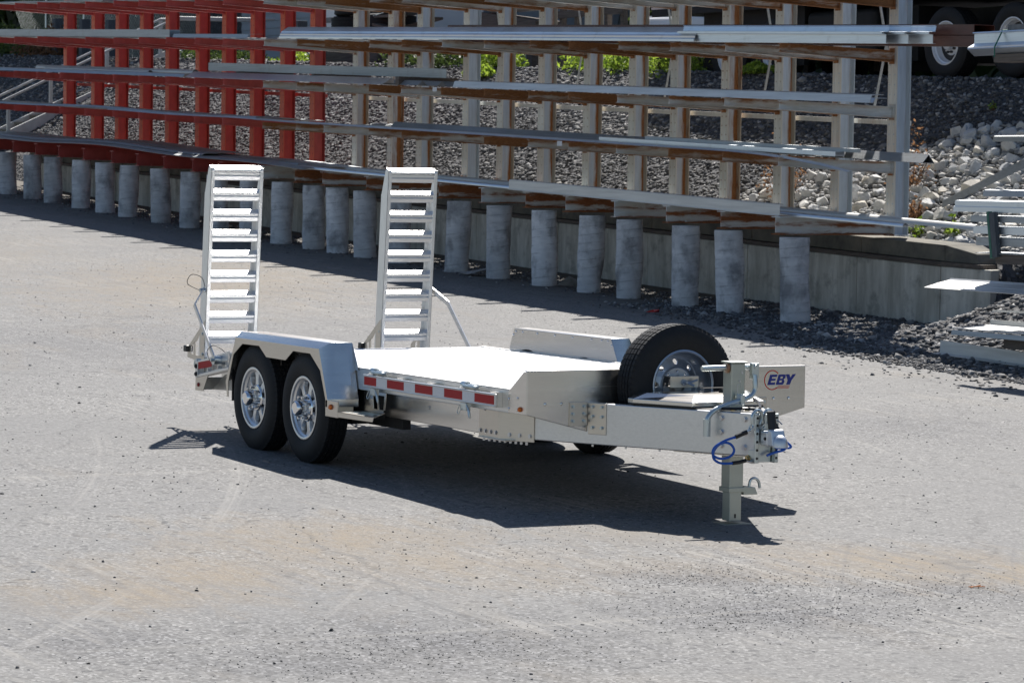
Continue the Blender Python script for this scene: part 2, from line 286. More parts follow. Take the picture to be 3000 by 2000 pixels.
# ------------------------------------------------------------------ mesh helpers
class MB:
    def __init__(s): s.v = []; s.f = []; s.mi = []; s.cur = 0
    def add(s, vs, fs):
        o = len(s.v); s.v += [tuple(x) for x in vs]; s.f += [tuple(i+o for i in f) for f in fs]; s.mi += [s.cur]*len(fs); return s
    def box(s, a, b, rot=None, piv=None):
        x0, y0, z0 = a; x1, y1, z1 = b
        vs = [Vector(p) for p in ((x0,y0,z0),(x1,y0,z0),(x1,y1,z0),(x0,y1,z0),(x0,y0,z1),(x1,y0,z1),(x1,y1,z1),(x0,y1,z1))]
        if rot: vs = [rot @ (p-Vector(piv)) + Vector(piv) for p in vs]
        return s.add(vs, [(0,3,2,1),(4,5,6,7),(0,1,5,4),(1,2,6,5),(2,3,7,6),(3,0,4,7)])
    def hexa(s, bot, top):                     # two quads
        n = len(bot); vs = list(bot)+list(top)
        return s.add(vs, [tuple(reversed(range(n))), tuple(range(n, 2*n))]+[(i, (i+1) % n, n+(i+1) % n, n+i) for i in range(n)])
    def prism(s, poly, axis, a, b):            # polygon in the plane across axis
        def pt(u, v, t): return {'x': (t, u, v), 'y': (u, t, v), 'z': (u, v, t)}[axis]
        return s.hexa([pt(u, v, a) for u, v in poly], [pt(u, v, b) for u, v in poly])
    def cyl(s, p0, p1, r, n=16, r1=None):
        p0, p1 = Vector(p0), Vector(p1); d = (p1-p0).normalized(); q = d.to_track_quat('Z', 'Y'); r1 = r if r1 is None else r1
        A = [p0+q @ Vector((r*math.cos(2*math.pi*i/n), r*math.sin(2*math.pi*i/n), 0)) for i in range(n)]
        B = [p1+q @ Vector((r1*math.cos(2*math.pi*i/n), r1*math.sin(2*math.pi*i/n), 0)) for i in range(n)]
        return s.hexa(A, B)
    def tube(s, pts, r, n=10, sub=0):
        pts = [Vector(p) for p in pts]
        if sub:
            q = []
            for i in range(len(pts)-1):
                p0 = pts[max(i-1, 0)]; p1 = pts[i]; p2 = pts[i+1]; p3 = pts[min(i+2, len(pts)-1)]
                for k in range(sub):
                    t = k/sub; q.append(.5*((2*p1)+(p2-p0)*t+(2*p0-5*p1+4*p2-p3)*t*t+(3*p1-p0-3*p2+p3)*t**3))
            pts = q+[pts[-1]]
        rings = []; up = Vector((0, 0, 1)); prev = None
        for i, p in enumerate(pts):
            d = (pts[min(i+1, len(pts)-1)]-pts[max(i-1, 0)]).normalized()
            if prev is None: a = d.orthogonal().normalized()
            else: a = (prev-d*prev.dot(d)).normalized()
            prev = a; b2 = d.cross(a)
            rings.append([p+a*(r*math.cos(2*math.pi*k/n))+b2*(r*math.sin(2*math.pi*k/n)) for k in range(n)])
        vs = [v for g in rings for v in g]; fs = []
        for i in range(len(rings)-1):
            for k in range(n): fs.append((i*n+k, i*n+(k+1) % n, (i+1)*n+(k+1) % n, (i+1)*n+k))
        fs.append(tuple(reversed(range(n)))); fs.append(tuple(range((len(rings)-1)*n, len(rings)*n)))
        return s.add(vs, fs)
    def lathe(s, prof, o, axis, n=48, closed=False, rfun=None, angs=None):   # prof: (r, t along axis)
        o = Vector(o); ax = Vector(axis).normalized(); a = ax.orthogonal().normalized(); b = ax.cross(a)
        angs = angs or [2*math.pi*i/n for i in range(n)]; n = len(angs); vs = []; fs = []
        for j, (r, t) in enumerate(prof):
            for i, th in enumerate(angs):
                rr = r if not rfun else rfun(j, i, r); vs.append(o+ax*t+(a*math.cos(th)+b*math.sin(th))*rr)
        J = len(prof)
        for j in range(J if closed else J-1):
            for i in range(n):
                k = (j+1) % J; fs.append((j*n+i, j*n+(i+1) % n, k*n+(i+1) % n, k*n+i))
        return s.add(vs, fs)
    def disc(s, o, axis, r, n=24):
        q = Vector(axis).to_track_quat('Z', 'Y'); return s.add([Vector(o)+q @ Vector((r*math.cos(2*math.pi*i/n), r*math.sin(2*math.pi*i/n), 0)) for i in range(n)], [tuple(range(n))])
    def bolt(s, o, axis, r=.012, h=.01):
        o = Vector(o); ax = Vector(axis).normalized(); s.cyl(o-ax*.002, o+ax*.003, r*1.35, 12); s.cyl(o+ax*.003, o+ax*(h+.003), r, 6); return s
    def rivet(s, o, axis, r=.009):
        return s.lathe([(r, 0), (r*.8, r*.45), (r*.35, r*.7), (0.0001, r*.75)], o, axis, 10)
    def build(s, name, mats, parent=None, smooth=False, bev=0, seg=2, loc=None, auto=None):
        me = bpy.data.meshes.new(name); 
        vs = s.v
        if loc is not None: L = Vector(loc); vs = [tuple(Vector(v)-L) for v in vs]
        me.from_pydata(vs, [], s.f); me.update()
        mats = mats if isinstance(mats, (list, tuple)) else [mats]
        for mm in mats: me.materials.append(M[mm] if isinstance(mm, str) else mm)
        if len(mats) > 1: me.polygons.foreach_set('material_index', s.mi)
        if smooth:
            me.polygons.foreach_set('use_smooth', [True]*len(me.polygons))
            me.set_sharp_from_angle(angle=R(35))
        o = bpy.data.objects.new(name, me); COL.objects.link(o)
        if loc is not None: o.location = loc
        if parent: o.parent = parent
        if bev:
            bm = o.modifiers.new('bevel', 'BEVEL'); bm.width = bev; bm.segments = seg; bm.limit_method = 'ANGLE'; bm.angle_limit = R(30)
            bm.harden_normals = False
        return o
def thing(name, label, cat, loc=(0, 0, 0), group=None):
    o = bpy.data.objects.new(name, None); COL.objects.link(o); o.location = loc; o.empty_display_size = .2
    o['label'] = label; o['category'] = cat
    if group: o['group'] = group
    return o
def tag(o, label, cat, group=None, kind=None):
    if label: o['label'] = label
    if cat: o['category'] = cat
    if group: o['group'] = group
    if kind: o['kind'] = kind
    return o
def part(name, parent):
    o = bpy.data.objects.new(name, None); COL.objects.link(o); o.parent = parent; o.empty_display_size = .1; return o
def mesh_np(name, V, F, mat, kind=None, smooth=False):
    me = bpy.data.meshes.new(name); nv, nf, k = len(V), len(F), F.shape[1]
    me.vertices.add(nv); me.vertices.foreach_set('co', V.astype(np.float32).ravel())
    me.loops.add(nf*k); me.loops.foreach_set('vertex_index', F.astype(np.int32).ravel())
    me.polygons.add(nf); me.polygons.foreach_set('loop_start', np.arange(0, nf*k, k, dtype=np.int32))
    me.polygons.foreach_set('loop_total', np.full(nf, k, dtype=np.int32)) if hasattr(me.polygons[0], 'loop_total') and False else None
    me.update(calc_edges=True); me.validate()
    me.materials.append(M[mat])
    if smooth: me.polygons.foreach_set('use_smooth', [True]*nf)
    o = bpy.data.objects.new(name, me); COL.objects.link(o)
    if kind: o['kind'] = kind
    return o
def mirror(mb):                                 # the same part on the other side of the trailer
    k = MB(); k.v = [(x, -y, z) for x, y, z in mb.v]; k.f = [tuple(reversed(f)) for f in mb.f]; k.mi = list(mb.mi); return k
def dup(o, parent, loc=None, mat=None):
    c = o.copy(); COL.objects.link(c); c.parent = parent
    if loc is not None: c.location = loc
    for ch in list(o.children): dup(ch, c)
    return c

# ------------------------------------------------------------------ ground sheets
def grid(name, xs, ys, zf, mat):
    X, Y = np.meshgrid(xs, ys, indexing='ij'); Z = zf(X, Y); V = np.stack([X, Y, Z], -1).reshape(-1, 3)
    a, b = len(xs), len(ys); i = np.arange(a-1)[:, None]*b+np.arange(b-1)[None]; i = i.ravel()
    F = np.stack([i, i+b, i+b+1, i+1], 1); o = mesh_np(name, V, F, mat, 'structure', True); return o
xs = np.concatenate([[-900, -500, -250, -140], np.arange(-90, 30.1, 1.5), [45, 80, 150, 400, 900]])
ys = np.concatenate([[-900, -400, -150, -60, -30], np.arange(-20, 11.6, 1.), [11.75]])
grid('asphalt_yard', xs, ys, gz, 'asphalt')
WALL_END = -8.75
def bankz(X, Y):
    """the gravel bank behind and beyond the retaining wall"""
    base = rs(X); crest = 3.36+base*1.0
    lo = 1.18+base
    t = np.clip((Y-12.0)/3.7, 0, 1); z_in = lo+(crest-lo)*(t*.9+.1*np.sin(t*math.pi/2))
    g = gz(X, Y)
    t2 = np.clip((Y-(9.3-.22*np.clip(X+8, 0, 30)))/6.9, 0, 1)
    u = np.clip((X+9.7)/2.8, 0, 1); ks = u*u*(3-2*u); ks = np.maximum(ks, np.clip((Y-11.95)/.5, 0, 1))
    z_out = g-.05+(crest-g+.05)*(t2**1.15)*ks
    k = np.clip((X-WALL_END+.15)/.3, 0, 1); k = np.where(Y < 11.8, 1., k)
    z = z_in*(1-k)+z_out*k
    return z+.05*np.sin(X*1.7+Y*2.1)*np.clip(t+.2*k*ks, 0, 1)*np.clip((15.9-Y), 0, 1)
xsb = np.concatenate([np.arange(-90, -9, .6), np.arange(-9., -8.0, .05), np.arange(-7.95, 12, .45)])
ysb = np.concatenate([np.arange(7.6, 11.9, .2), np.arange(11.95, 16.6, .2)])
def bz2(X, Y):
    z = bankz(X, Y); return z
grid('gravel_bank', xsb, ysb, bz2, 'bankdirt')
def upz(X, Y): return 3.36+rs(X)+.02*np.sin(X*.8)+(-.25)*np.clip(16.6-Y, 0, 1)
grid('upper_lot', np.concatenate([[-900, -400, -150], np.arange(-90, 30, 3.), [80, 300, 900]]), np.concatenate([[15.6, 15.9, 16.2, 16.6], [18, 20, 25, 40, 100, 400, 900]]), upz, 'darkroad')

# ------------------------------------------------------------------ THE TRAILER
T = thing('equipment_trailer', 'low aluminium tandem axle equipment trailer with upright loading ramps, spare wheel and jack', 'trailer', (0, 0, .02))
T.location = (0, 0, 0)
DZ = .7177
# deck
deck = MB()
for s in (-1, 1):
    deck.box((-1.6, min(s*1.02, s*1.04), .574), (2.66, max(s*1.02, s*1.04), DZ))
    deck.box((-1.6, min(s*.985, s*1.04), .571), (2.66, max(s*.985, s*1.04), .576))
    deck.hexa([(-2.30, s*1.04, .47), (-1.6, s*1.04, .575), (-1.6, s*1.02, .575), (-2.30, s*1.02, .47)], [(-2.30, s*1.04, .603), (-1.6, s*1.04, .7175), (-1.6, s*1.02, .7175), (-2.30, s*1.02, .603)])
deck_o = deck.build('deck', 'alu_x', T, bev=.003)
n = 29; x0 = -1.6; pw = (2.885-x0)/n; pk = None
for i in range(n):
    if pk is None:
        b = MB(); b.box((.002, -1.018, -.03), (pw-.007, 1.018, 0))
        for k in range(1, 5): b.box((pw*k/5-.003, -1.018, 0), (pw*k/5+.003, 1.018, .0025))
        pk = b.build('deck_plank', 'alu_deck', deck_o, bev=.002, seg=1); o = pk
    else: o = pk.copy(); COL.objects.link(o); o.parent = deck_o
    o.location = (x0+i*pw, 0, DZ)
for i in range(5):                              # dovetail planks
    b = MB(); a = math.atan2(.1145, .7); L = .1418
    b.box((0.002, -1.018, -.03), (L-.004, 1.018, 0)); o = b.build('dovetail_plank', 'alu_deck', deck_o, bev=.002, seg=1)
    o.location = (-2.30+i*.14, 0, .603+i*.14*.1636); o.rotation_euler = (0, -a, 0)
for s in (-1, 1):                               # stake edge strips
    b = MB(); b.box((-1.6, min(s*1.005, s*1.045), DZ+.001), (2.66, max(s*1.005, s*1.045), DZ+.006))
    for i in range(42): b.box((-1.55+i*.1, min(s*.995, s*1.008), DZ+.001), (-1.51+i*.1, max(s*.995, s*1.008), DZ+.009))
    b.build('edge_strip', 'alu_x', deck_o)
# frame beams, cross members, underbody
for s in (-1, 1):
    b = MB(); y0, y1 = sorted((s*.9, s*.82)); b.box((-1.75, y0, .388), (2.29, y1, .640)); b.build('frame_beam', 'alu', T, bev=.004)
    b = MB(); y0, y1 = sorted((s*.9, s*.82)); b.hexa([(-2.25, y0, .45), (-1.751, y0, .392), (-1.751, y1, .392), (-2.25, y1, .45)], [(-2.25, y0, .56), (-1.751, y0, .64), (-1.751, y1, .64), (-2.25, y1, .56)]); b.build('tail_beam', 'alu', T)
    # A-frame
    p, q = Vector((2.293, s*.907, 0)), Vector((4.0, s*.06, 0)); d = (q-p).normalized(); nn = Vector((-d.y, d.x, 0))*(-s); ins = -nn*.075 if (-nn).y*s < 0 else nn*.075
    b = MB()
    A = [p+Vector((0, 0, .382)), q+Vector((0, 0, .382)), q+ins+Vector((0, 0, .382)), p+ins+Vector((0, 0, .382))]
    B = [v+Vector((0, 0, .262)) for v in A]; b.hexa(A, B)
    tb = b.build('tongue_beam', 'alu_x', T, bev=.006)
    out = Vector((0, s, 0)); out = (out-d*out.dot(d)).normalized()
    # splice plate with bolts
    b = MB(); 
    y = s*.9
    b.box((2.02, min(y, y+s*.008), .372), (2.30, max(y, y+s*.008), .6))
    e = p+d*.28
    lo, hi = .366, .58
    pts = [p+out*.001, e+out*.001, e+out*.009, p+out*.009]
    b.hexa([v+Vector((0, 0, lo)) for v in pts], [v+Vector((0, 0, hi)) for v in pts])
    b.box((2.05, min(s*.82, s*.93), .366), (2.42, max(s*.82, s*.93), .374))
    sp = b.build('splice_plate', 'alu_plate', T, bev=.002)
    for X in (2.045, 2.115, 2.185, 2.255): MB().bolt((X, s*.908, .41), (0, s, 0), .011, .006).build('bolt', 'bolt', sp)
    MB().bolt((2.1, s*.908, .555), (0, s, 0), .011, .006).build('bolt', 'bolt', sp)
    for t in (.09, .17, .25): MB().bolt(p+d*t+out*.009+Vector((0, 0, .405)), out, .011, .006).build('bolt', 'bolt', sp)
    b = MB()
    for k in range(9): b.cyl((2.07+.05*k, s*(.895-.012*k), .366), (2.07+.05*k, s*(.895-.012*k), .345), .009, 8)
    b.build('splice_studs', 'bolt', sp)['kind'] = 'stuff'
    # folded gusset between bulkhead and tongue
    t0 = (2.912-2.293)/d.x; g0 = p+d*t0; b = MB()
    b.box((2.906, min(s*.738, s*.607), .50), (2.912, max(s*.738, s*.607), .65))
    pts = [g0+out*.001, g0+d*.135+out*.001, g0+d*.135+out*.007, g0+out*.007]
    b.hexa([v+Vector((0, 0, .447)) for v in pts], [v+Vector((0, 0, .645)) for v in pts])
    gp = b.build('gusset_plate', 'alu_plate', T, bev=.002)
    for yy in (.715, .635):
        for zz in (.62, .575, .53): MB().bolt((2.912, s*yy, zz), (1, 0, 0), .009, .012).build('bolt', 'galv', gp)
    for t in (.035, .105):
        for zz in (.62, .56, .49): MB().bolt(g0+d*t+out*.007+Vector((0, 0, zz)), out, .009, .012).build('bolt', 'galv', gp)
    for t in (1.665, 1.83):                     # big coupler bolts
        for zz in (.605, .52, .435): MB().bolt(p+d*t+out*.0+Vector((0, 0, zz)), out, .016, .014).build('bolt', 'bolt', tb)
    for t in (.7, .95, 1.2, 1.45): MB().cyl(p+d*t+ins*.5+Vector((0, 0, .383)), p+d*t+ins*.5+Vector((0, 0, .366)), .007, 6).build('bolt', 'bolt', tb)
    for X in (1.3,):
        for zz in (.56, .5): MB().rivet((X, s*.9, zz), (0, s, 0), .012).build('rivet', 'bolt', T)
b = MB()
for X in np.arange(-1.5, 2.9, .4): b.box((X, -.83, .60), (X+.05, .83, .684))
b.build('cross_members', 'alu_dark', T)['kind'] = 'stuff'
for X in (0, -.875):
    b = MB(); b.cyl((X, -1.0, .415), (X, 1.0, .415), .045, 12)
    for s in (-1, 1): b.box((X-.11, min(s*.93, s*.80), .30), (X+.16, max(s*.93, s*.80), .40))
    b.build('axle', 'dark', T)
b = MB()
for s in (-1, 1): b = MB(); b.box((-1.25, min(s*.95, s*.90), .37), (.62, max(s*.95, s*.90), .70)); b.build('wheel_well_shade', 'dark', T)  # dark sheets stand in for the shadow inside the wheel wells
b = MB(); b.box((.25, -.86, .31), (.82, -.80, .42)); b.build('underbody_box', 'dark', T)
b = MB(); b.prism([(3.45, -.30), (3.99, -.05), (3.99, .05), (3.45, .30)], 'z', .646, .652)
b.prism([(3.45, -.30), (3.99, -.05), (3.99, .05), (3.45, .30)], 'z', .374, .380)
tp = b.build('tongue_top_plate', 'alu', T, bev=.001)
for q in ((3.73, -.16), (3.83, -.11), (3.86, -.03)): MB().bolt((*q, .652), (0, 0, 1), .014, .012).build('bolt', 'brass', tp)
# front bulkhead
b = MB(); b.prism([(-1.04, .848), (-1.04, .574), (-.607, .462), (.607, .462), (1.04, .574), (1.04, .848)], 'x', 2.896, 2.904)
b.box((2.86, -1.04, .846), (2.905, 1.04, .852))
for s in (-1, 1):
    b.prism([(2.9, .574), (2.9, .848), (2.86, .840), (2.662, .706), (2.662, .574)], 'y', s*1.041-.003, s*1.041+.003)
bh = b.build('bulkhead', 'alu', T, bev=.003)
for s in (-1, 1):
    for y in (.9, .78): MB().rivet((2.905, s*y*.98+s*.03, .64), (1, 0, 0), .011).build('rivet', 'chrome', bh)
    for (x, z) in ((2.675, .66), (2.675, .60), (2.79, .672), (2.79, .60)): MB().rivet((x, s*1.045, z), (0, s, 0), .009).build('rivet', 'chrome', bh)
    MB().lathe([(.016, 0), (.016, .006), (.012, .014), (.0001, .018)], (2.825, s*1.045, .605), (0, s, 0), 16).build('marker_lamp', 'amber', bh, True)
# logo on the far half of the bulkhead
lg = part('logo', bh)
def LP(x, y): return (.783+(x-1635)*.000315, .760-(y-575)*.000277)
def decal(name, poly, mat, off=.0008):
    b = MB(); b.prism([LP(*q) for q in poly], 'x', 2.9045, 2.9045+off); return b.build(name, mat, lg)
def sl_(u, v, x0, wd):                            # slanted letter cell: u across 0..1, v up 0..1
    return (x0+u*wd+v*68, 690-v*243)
E_ = [(0, 0), (1, 0), (1, .24), (.36, .24), (.36, .40), (.92, .40), (.92, .61), (.36, .61), (.36, .77), (1, .77), (1, 1), (0, 1)]
decal('letter', [sl_(u, v, 1515, 180) for u, v in E_], 'logo_blue')
b = MB()                                        # B with two counters, as an outline built from blocks
def blk(u0, v0, u1, v1): b.prism([LP(*sl_(u, v, 1725, 180)) for u, v in ((u0, v0), (u1, v0), (u1, v1), (u0, v1))], 'x', 2.9045, 2.9053)
blk(0, 0, .35, 1); blk(.35, 0, .88, .22); blk(.35, .42, .86, .60); blk(.35, .79, .88, 1)
b.prism([LP(*sl_(u, v, 1725, 180)) for u, v in ((.70, .22), (1.02, .18), (1.06, .36), (.86, .52), (.70, .44))], 'x', 2.9046, 2.9054)
b.prism([LP(*sl_(u, v, 1725, 180)) for u, v in ((.88, 0), (1.02, .08), (1.02, .18), (.88, .22))], 'x', 2.9046, 2.9054)
b.prism([LP(*sl_(u, v, 1725, 180)) for u, v in ((.70, .56), (.86, .52), (1.06, .66), (1.02, .9), (.88, 1), (.86, .79), (.70, .8))], 'x', 2.9046, 2.9054)
b.build('letter', 'logo_blue', lg)
Y_ = [(.22, 0), (.62, 0), (.70, .42), (1.02, 1), (.66, 1), (.50, .66), (.30, 1), (-.08, 1), (.28, .42)]
decal('letter', [(1930+u*230+v*58, 690-v*245) for u, v in Y_], 'logo_blue')
b = MB(); N = 60
for i in range(N):
    a0, a1 = [R(42+(308-42)*k/N) for k in (i, i+1)]
    b.prism([LP(1635+rx*math.cos(a), 575-ry*math.sin(a)) for (rx, ry, a) in ((200, 235, a0), (200, 235, a1), (179, 212, a1), (179, 212, a0))], 'x', 2.9045, 2.9051)
b.build('ring', 'logo_red', lg)
for (xa, xb, y, h) in ((1780, 2068, 715, 13), (1765, 2060, 743, 11), (1740, 2052, 771, 11)): decal('stripe', [(xa-6, y+h/2), (xb-4, y+h/2), (xb, y-h/2), (xa, y-h/2)], 'logo_red')
# rub rails with conspicuity tape, spacers and D-rings
def rubrail(s):
    b = MB(); Y0, Y1 = sorted((s*1.088, s*1.100)); b.box((.69, Y0, .607), (2.595, Y1, .687))
    for z in (.610, .684): b.cyl((.69, s*1.101, z), (2.595, s*1.101, z), .006, 8)
    rr = b.build('rub_rail', 'alu_x', T, bev=.002)
    X = .70; col = 'red_tape'
    for L in (.19, .165, .255, .165, .257, .165, .255, .168, .262):
        bb = MB(); bb.box((X, min(s*1.1005, s*1.1022), .619), (X+L-.002, max(s*1.1005, s*1.1022), .675)); bb.build('red_tape' if col == 'red_tape' else 'white_tape', col, rr); X += L
        col = 'white_tape' if col == 'red_tape' else 'red_tape'
    for X in (.765, 1.22, 1.67, 2.12, 2.545):
        bb = MB(); bb.box((X-.04, min(s*1.041, s*1.087), .60), (X+.04, max(s*1.041, s*1.087), .606)); bb.box((X-.04, min(s*1.041, s*1.087), .690), (X+.04, max(s*1.041, s*1.087), .696))
        bb.box((X+.034, min(s*1.041, s*1.087), .606), (X+.04, max(s*1.041, s*1.087), .690)); bb.build('stake_pocket', 'alu', rr)
    for X in (.80, 2.14):                       # swivel D-rings
        dr = part('tie_down', T)
        bb = MB(); bb.cyl((X-.045, s*1.065, .712), (X+.015, s*1.065, .712), .026, 14); bb.build('hinge_barrel', 'galv', dr, True)
        bb = MB(); bb.tube([(X+.0, s*1.065, .715), (X+.16, s*1.075, .712), (X+.175, s*1.09, .712), (X+.16, s*1.105, .712), (X+.02, s*1.10, .712)], .010, 8, 3); bb.build('ring', 'galv', dr, True)
        bb = MB(); bb.box((X-.03, min(s*1.06, s*1.095), .55), (X+.05, max(s*1.06, s*1.095), .60)); bb.build('lower_block', 'galv', dr, bev=.003)
        bb = MB(); bb.tube([(X+.05, s*1.09, .575), (X+.085, s*1.10, .57), (X+.10, s*1.10, .53), (X+.115, s*1.10, .51), (X+.11, s*1.10, .545), (X+.07, s*1.10, .59)], .006, 6, 3)
        bb.build('clip', 'galv', dr, True); bb = MB(); bb.tube([(X-.03, s*1.10, .58), (X-.05, s*1.105, .54), (X-.03, s*1.105, .525), (X-.01, s*1.10, .56)], .003, 6, 3); bb.build('clip', 'galv', dr, True)
    return rr
rubrail(-1); rubrail(1)
# rear side frames on the dovetail
for s in (-1, 1):
    b = MB(); q = lambda x, z: (x, s*1.10, z); q2 = lambda x, z: (x, s*1.085, z)
    P4 = [(-2.295, .535), (-1.66, .64), (-1.66, .71), (-2.26, .60), (-2.295, .60)]
    b.hexa([q(*v) for v in P4], [q2(*v) for v in P4])
    P5 = [(-2.295, .470), (-1.66, .57), (-1.66, .59), (-2.295, .492)]; b.hexa([q(*v) for v in P5], [(v[0], s*1.045, v[1]) for v in P5])
    P6 = [(-2.295, .47), (-2.25, .476), (-2.25, .6), (-2.295, .6)]; b.hexa([(v[0], s*1.103, v[1]) for v in P6], [(v[0], s*1.045, v[1]) for v in P6])
    for X in (-2.1, -1.9, -1.75): b.box((X, min(s*1.045, s*1.085), .50+.16*(X+2.295)), (X+.012, max(s*1.045, s*1.085), .60+.16*(X+2.295)))
    rf = b.build('rear_side_rail', 'alu_x', T, bev=.002)
    t = [(-2.235, .540), (-1.972, .5745), (-1.972, .6275), (-2.235, .593)]; b = MB(); b.hexa([(v[0], s*1.1005, v[1]) for v in t], [(v[0], s*1.1025, v[1]) for v in t]); b.build('red_tape', 'red_tape', rf)
    for z in (.56, .50): MB().bolt((-2.272, s*1.104, z), (0, s, 0), .014, .008).build('bolt', 'dark', rf)
    b = MB(); b.lathe([(.022, -.02), (.04, -.02), (.04, .02), (.022, .02)], (-2.315, s*1.07, .575), (0, 1, 0), 20, True); b.build('hinge_eye', 'galv', rf, True)
    b = MB(); P7 = [(-2.30, .373), (-2.15, .375), (-2.05, .505), (-2.295, .468)]; b.hexa([(v[0], s*1.098, v[1]) for v in P7], [(v[0], s*1.092, v[1]) for v in P7])
    sk = b.build('rear_skirt', 'alu_plate', T)
    b = MB(); P8 = [(-2.29, .376), (-1.62, .405), (-1.62, .57), (-2.05, .505)]; b.hexa([(v[0], s*.96, v[1]) for v in P8], [(v[0], s*.95, v[1]) for v in P8]); b.box((-2.305, -1.09 if s < 0 else .2, .375), (-2.299, -.2 if s < 0 else 1.09, .47)); b.build('rear_panel', 'alu_dark', T)
    MB().lathe([(.017, 0), (.014, .008), (.0001, .012)], (-2.235, s*1.099, .42), (0, s, 0), 14).build('marker_lamp', 'redlens', sk, True)
# fenders
def fender(s):
    f = part('fender', T)
    Yo, Yt, Yi = s*1.265, s*1.205, s*1.047
    out = [(-1.290, .399), (-1.318, .507), (-1.14, .844), (.31, .842), (.455, .503), (.455, .45)]
    inn = [(.425, .45), (.425, .503), (.335, .695), (.165, .803), (-.12, .804), (-.25, .731), (-.585, .733), (-.715, .807), (-1.015, .805), (-1.18, .718), (-1.272, .507), (-1.268, .399)]
    b = MB(); b.prism(out+inn, 'y', Yo, Yo-s*.004); b.build('skirt', 'alu_plate', f)
    b = MB()
    q = [(-1.318, Yo, .507), (-1.14, Yo, .844), (.31, Yo, .842), (.455, Yo, .503),
         (-1.18, Yt, .887), (.37, Yt, .887), (-1.09, Yi, .887), (.385, Yi, .887), (-1.18, Yi, .60), (.50, Yi, .503), (-1.34, Yt, .507), (.455, Yo, .45), (.50, Yi, .45), (-1.29, Yo, .399), (-1.29, Yi, .399)]
    b.add(q, [(1, 2, 5, 4), (4, 5, 7, 6), (2, 3, 9, 7, 5), (0, 1, 4, 6, 8), (3, 11, 12, 9)])
    o = b.build('top', 'alu', f); md = o.modifiers.new('solid', 'SOLIDIFY'); md.thickness = .004; md.offset = 0
    md = o.modifiers.new('bevel', 'BEVEL'); md.width = .008; md.segments = 3; md.limit_method = 'ANGLE'; md.angle_limit = R(12)
    o.data.polygons.foreach_set('use_smooth', [True]*len(o.data.polygons)); o.data.set_sharp_from_angle(angle=R(60))
    b = MB(); b.prism([(-1.18, .70), (-1.09, .884), (.385, .884), (.495, .70)], 'y', Yi, Yi-s*.004); sd = b.build('inner_side', 'alu', f)
    for X in (-1.06, -.95, -.72, -.45, -.18, .1, .25, .34): MB().rivet((X, Yi-s*.005, .868), (0, -s, 0), .009).build('rivet', 'chrome', sd)
    for X, z in ((-1.1, .84), (.395, .84)): MB().rivet((X, Yi-s*.005, z), (0, -s, 0), .009).build('rivet', 'chrome', sd)
    b = MB(); y0, y1 = sorted((s*1.24, s*.96)); b.box((-1.262, y0, .37), (-1.25, y1, .69)); b.build('mud_flap', 'black', f)
    y0, y1 = sorted((s*1.265, s*1.25))
    b = MB(); b.box((.425, y0, .385), (.62, y1, .500)); b.box((.425, min(s*1.25, s*1.05), .385), (.431, max(s*1.25, s*1.05), .5)); pn = b.build('lamp_panel', 'alu_plate', f, bev=.003)
    MB().lathe([(.019, 0), (.019, .005), (.014, .014), (.0001, .018)], (.52, s*1.267, .455), (0, s, 0), 16).build('marker_lamp', 'amber', pn, True)
    b = MB(); P = [(.62, s*1.262), (1.16, s*1.25), (.82, s*1.0), (.62, s*1.0)]
    b.hexa([(x, y, .425) for x, y in P], [(x, y, .430) for x, y in P]); b.hexa([(P[0][0], P[0][1], .392), (P[1][0]-.02, P[1][1], .398), (P[1][0]-.02, P[1][1]-s*.004, .398), (P[0][0], P[0][1]-s*.004, .392)], [(P[0][0], P[0][1], .430), (P[1][0], P[1][1], .430), (P[1][0], P[1][1]-s*.004, .430), (P[0][0], P[0][1]-s*.004, .430)])
    st = b.build('step', 'alu_plate', f)
    b = MB()
    for i in range(9):
        for j in range(3): b.cyl((.68+i*.035+j*.012, s*(1.22-j*.055), .430), (.68+i*.035+j*.012, s*(1.22-j*.055), .433), .008, 8)
    b.build('step_studs', 'galv', st)['kind'] = 'stuff'
    b = MB(); y0, y1 = sorted((s*1.002, s*.998)); b.box((.50, y0, .425), (.62, y1, .57))
    O = [(.62, .425), (.80, .425), (.84, .46), (.84, .565), (.62, .57)]
    b.prism([(.62, .425), (.80, .425), (.805, .447), (.62, .447)], 'y', y0, y1); b.prism([(.62, .545), (.84, .545), (.84, .567), (.62, .567)], 'y', y0, y1)
    b.prism([(.62, .447), (.645, .447), (.635, .545), (.62, .545)], 'y', y0, y1); b.prism([(.71, .447), (.735, .447), (.715, .545), (.695, .545)], 'y', y0, y1); b.prism([(.80, .447), (.825, .447), (.84, .545), (.815, .545)], 'y', y0, y1)
    b.build('bracket', 'alu', f)
    return f
fender(-1); fender(1)
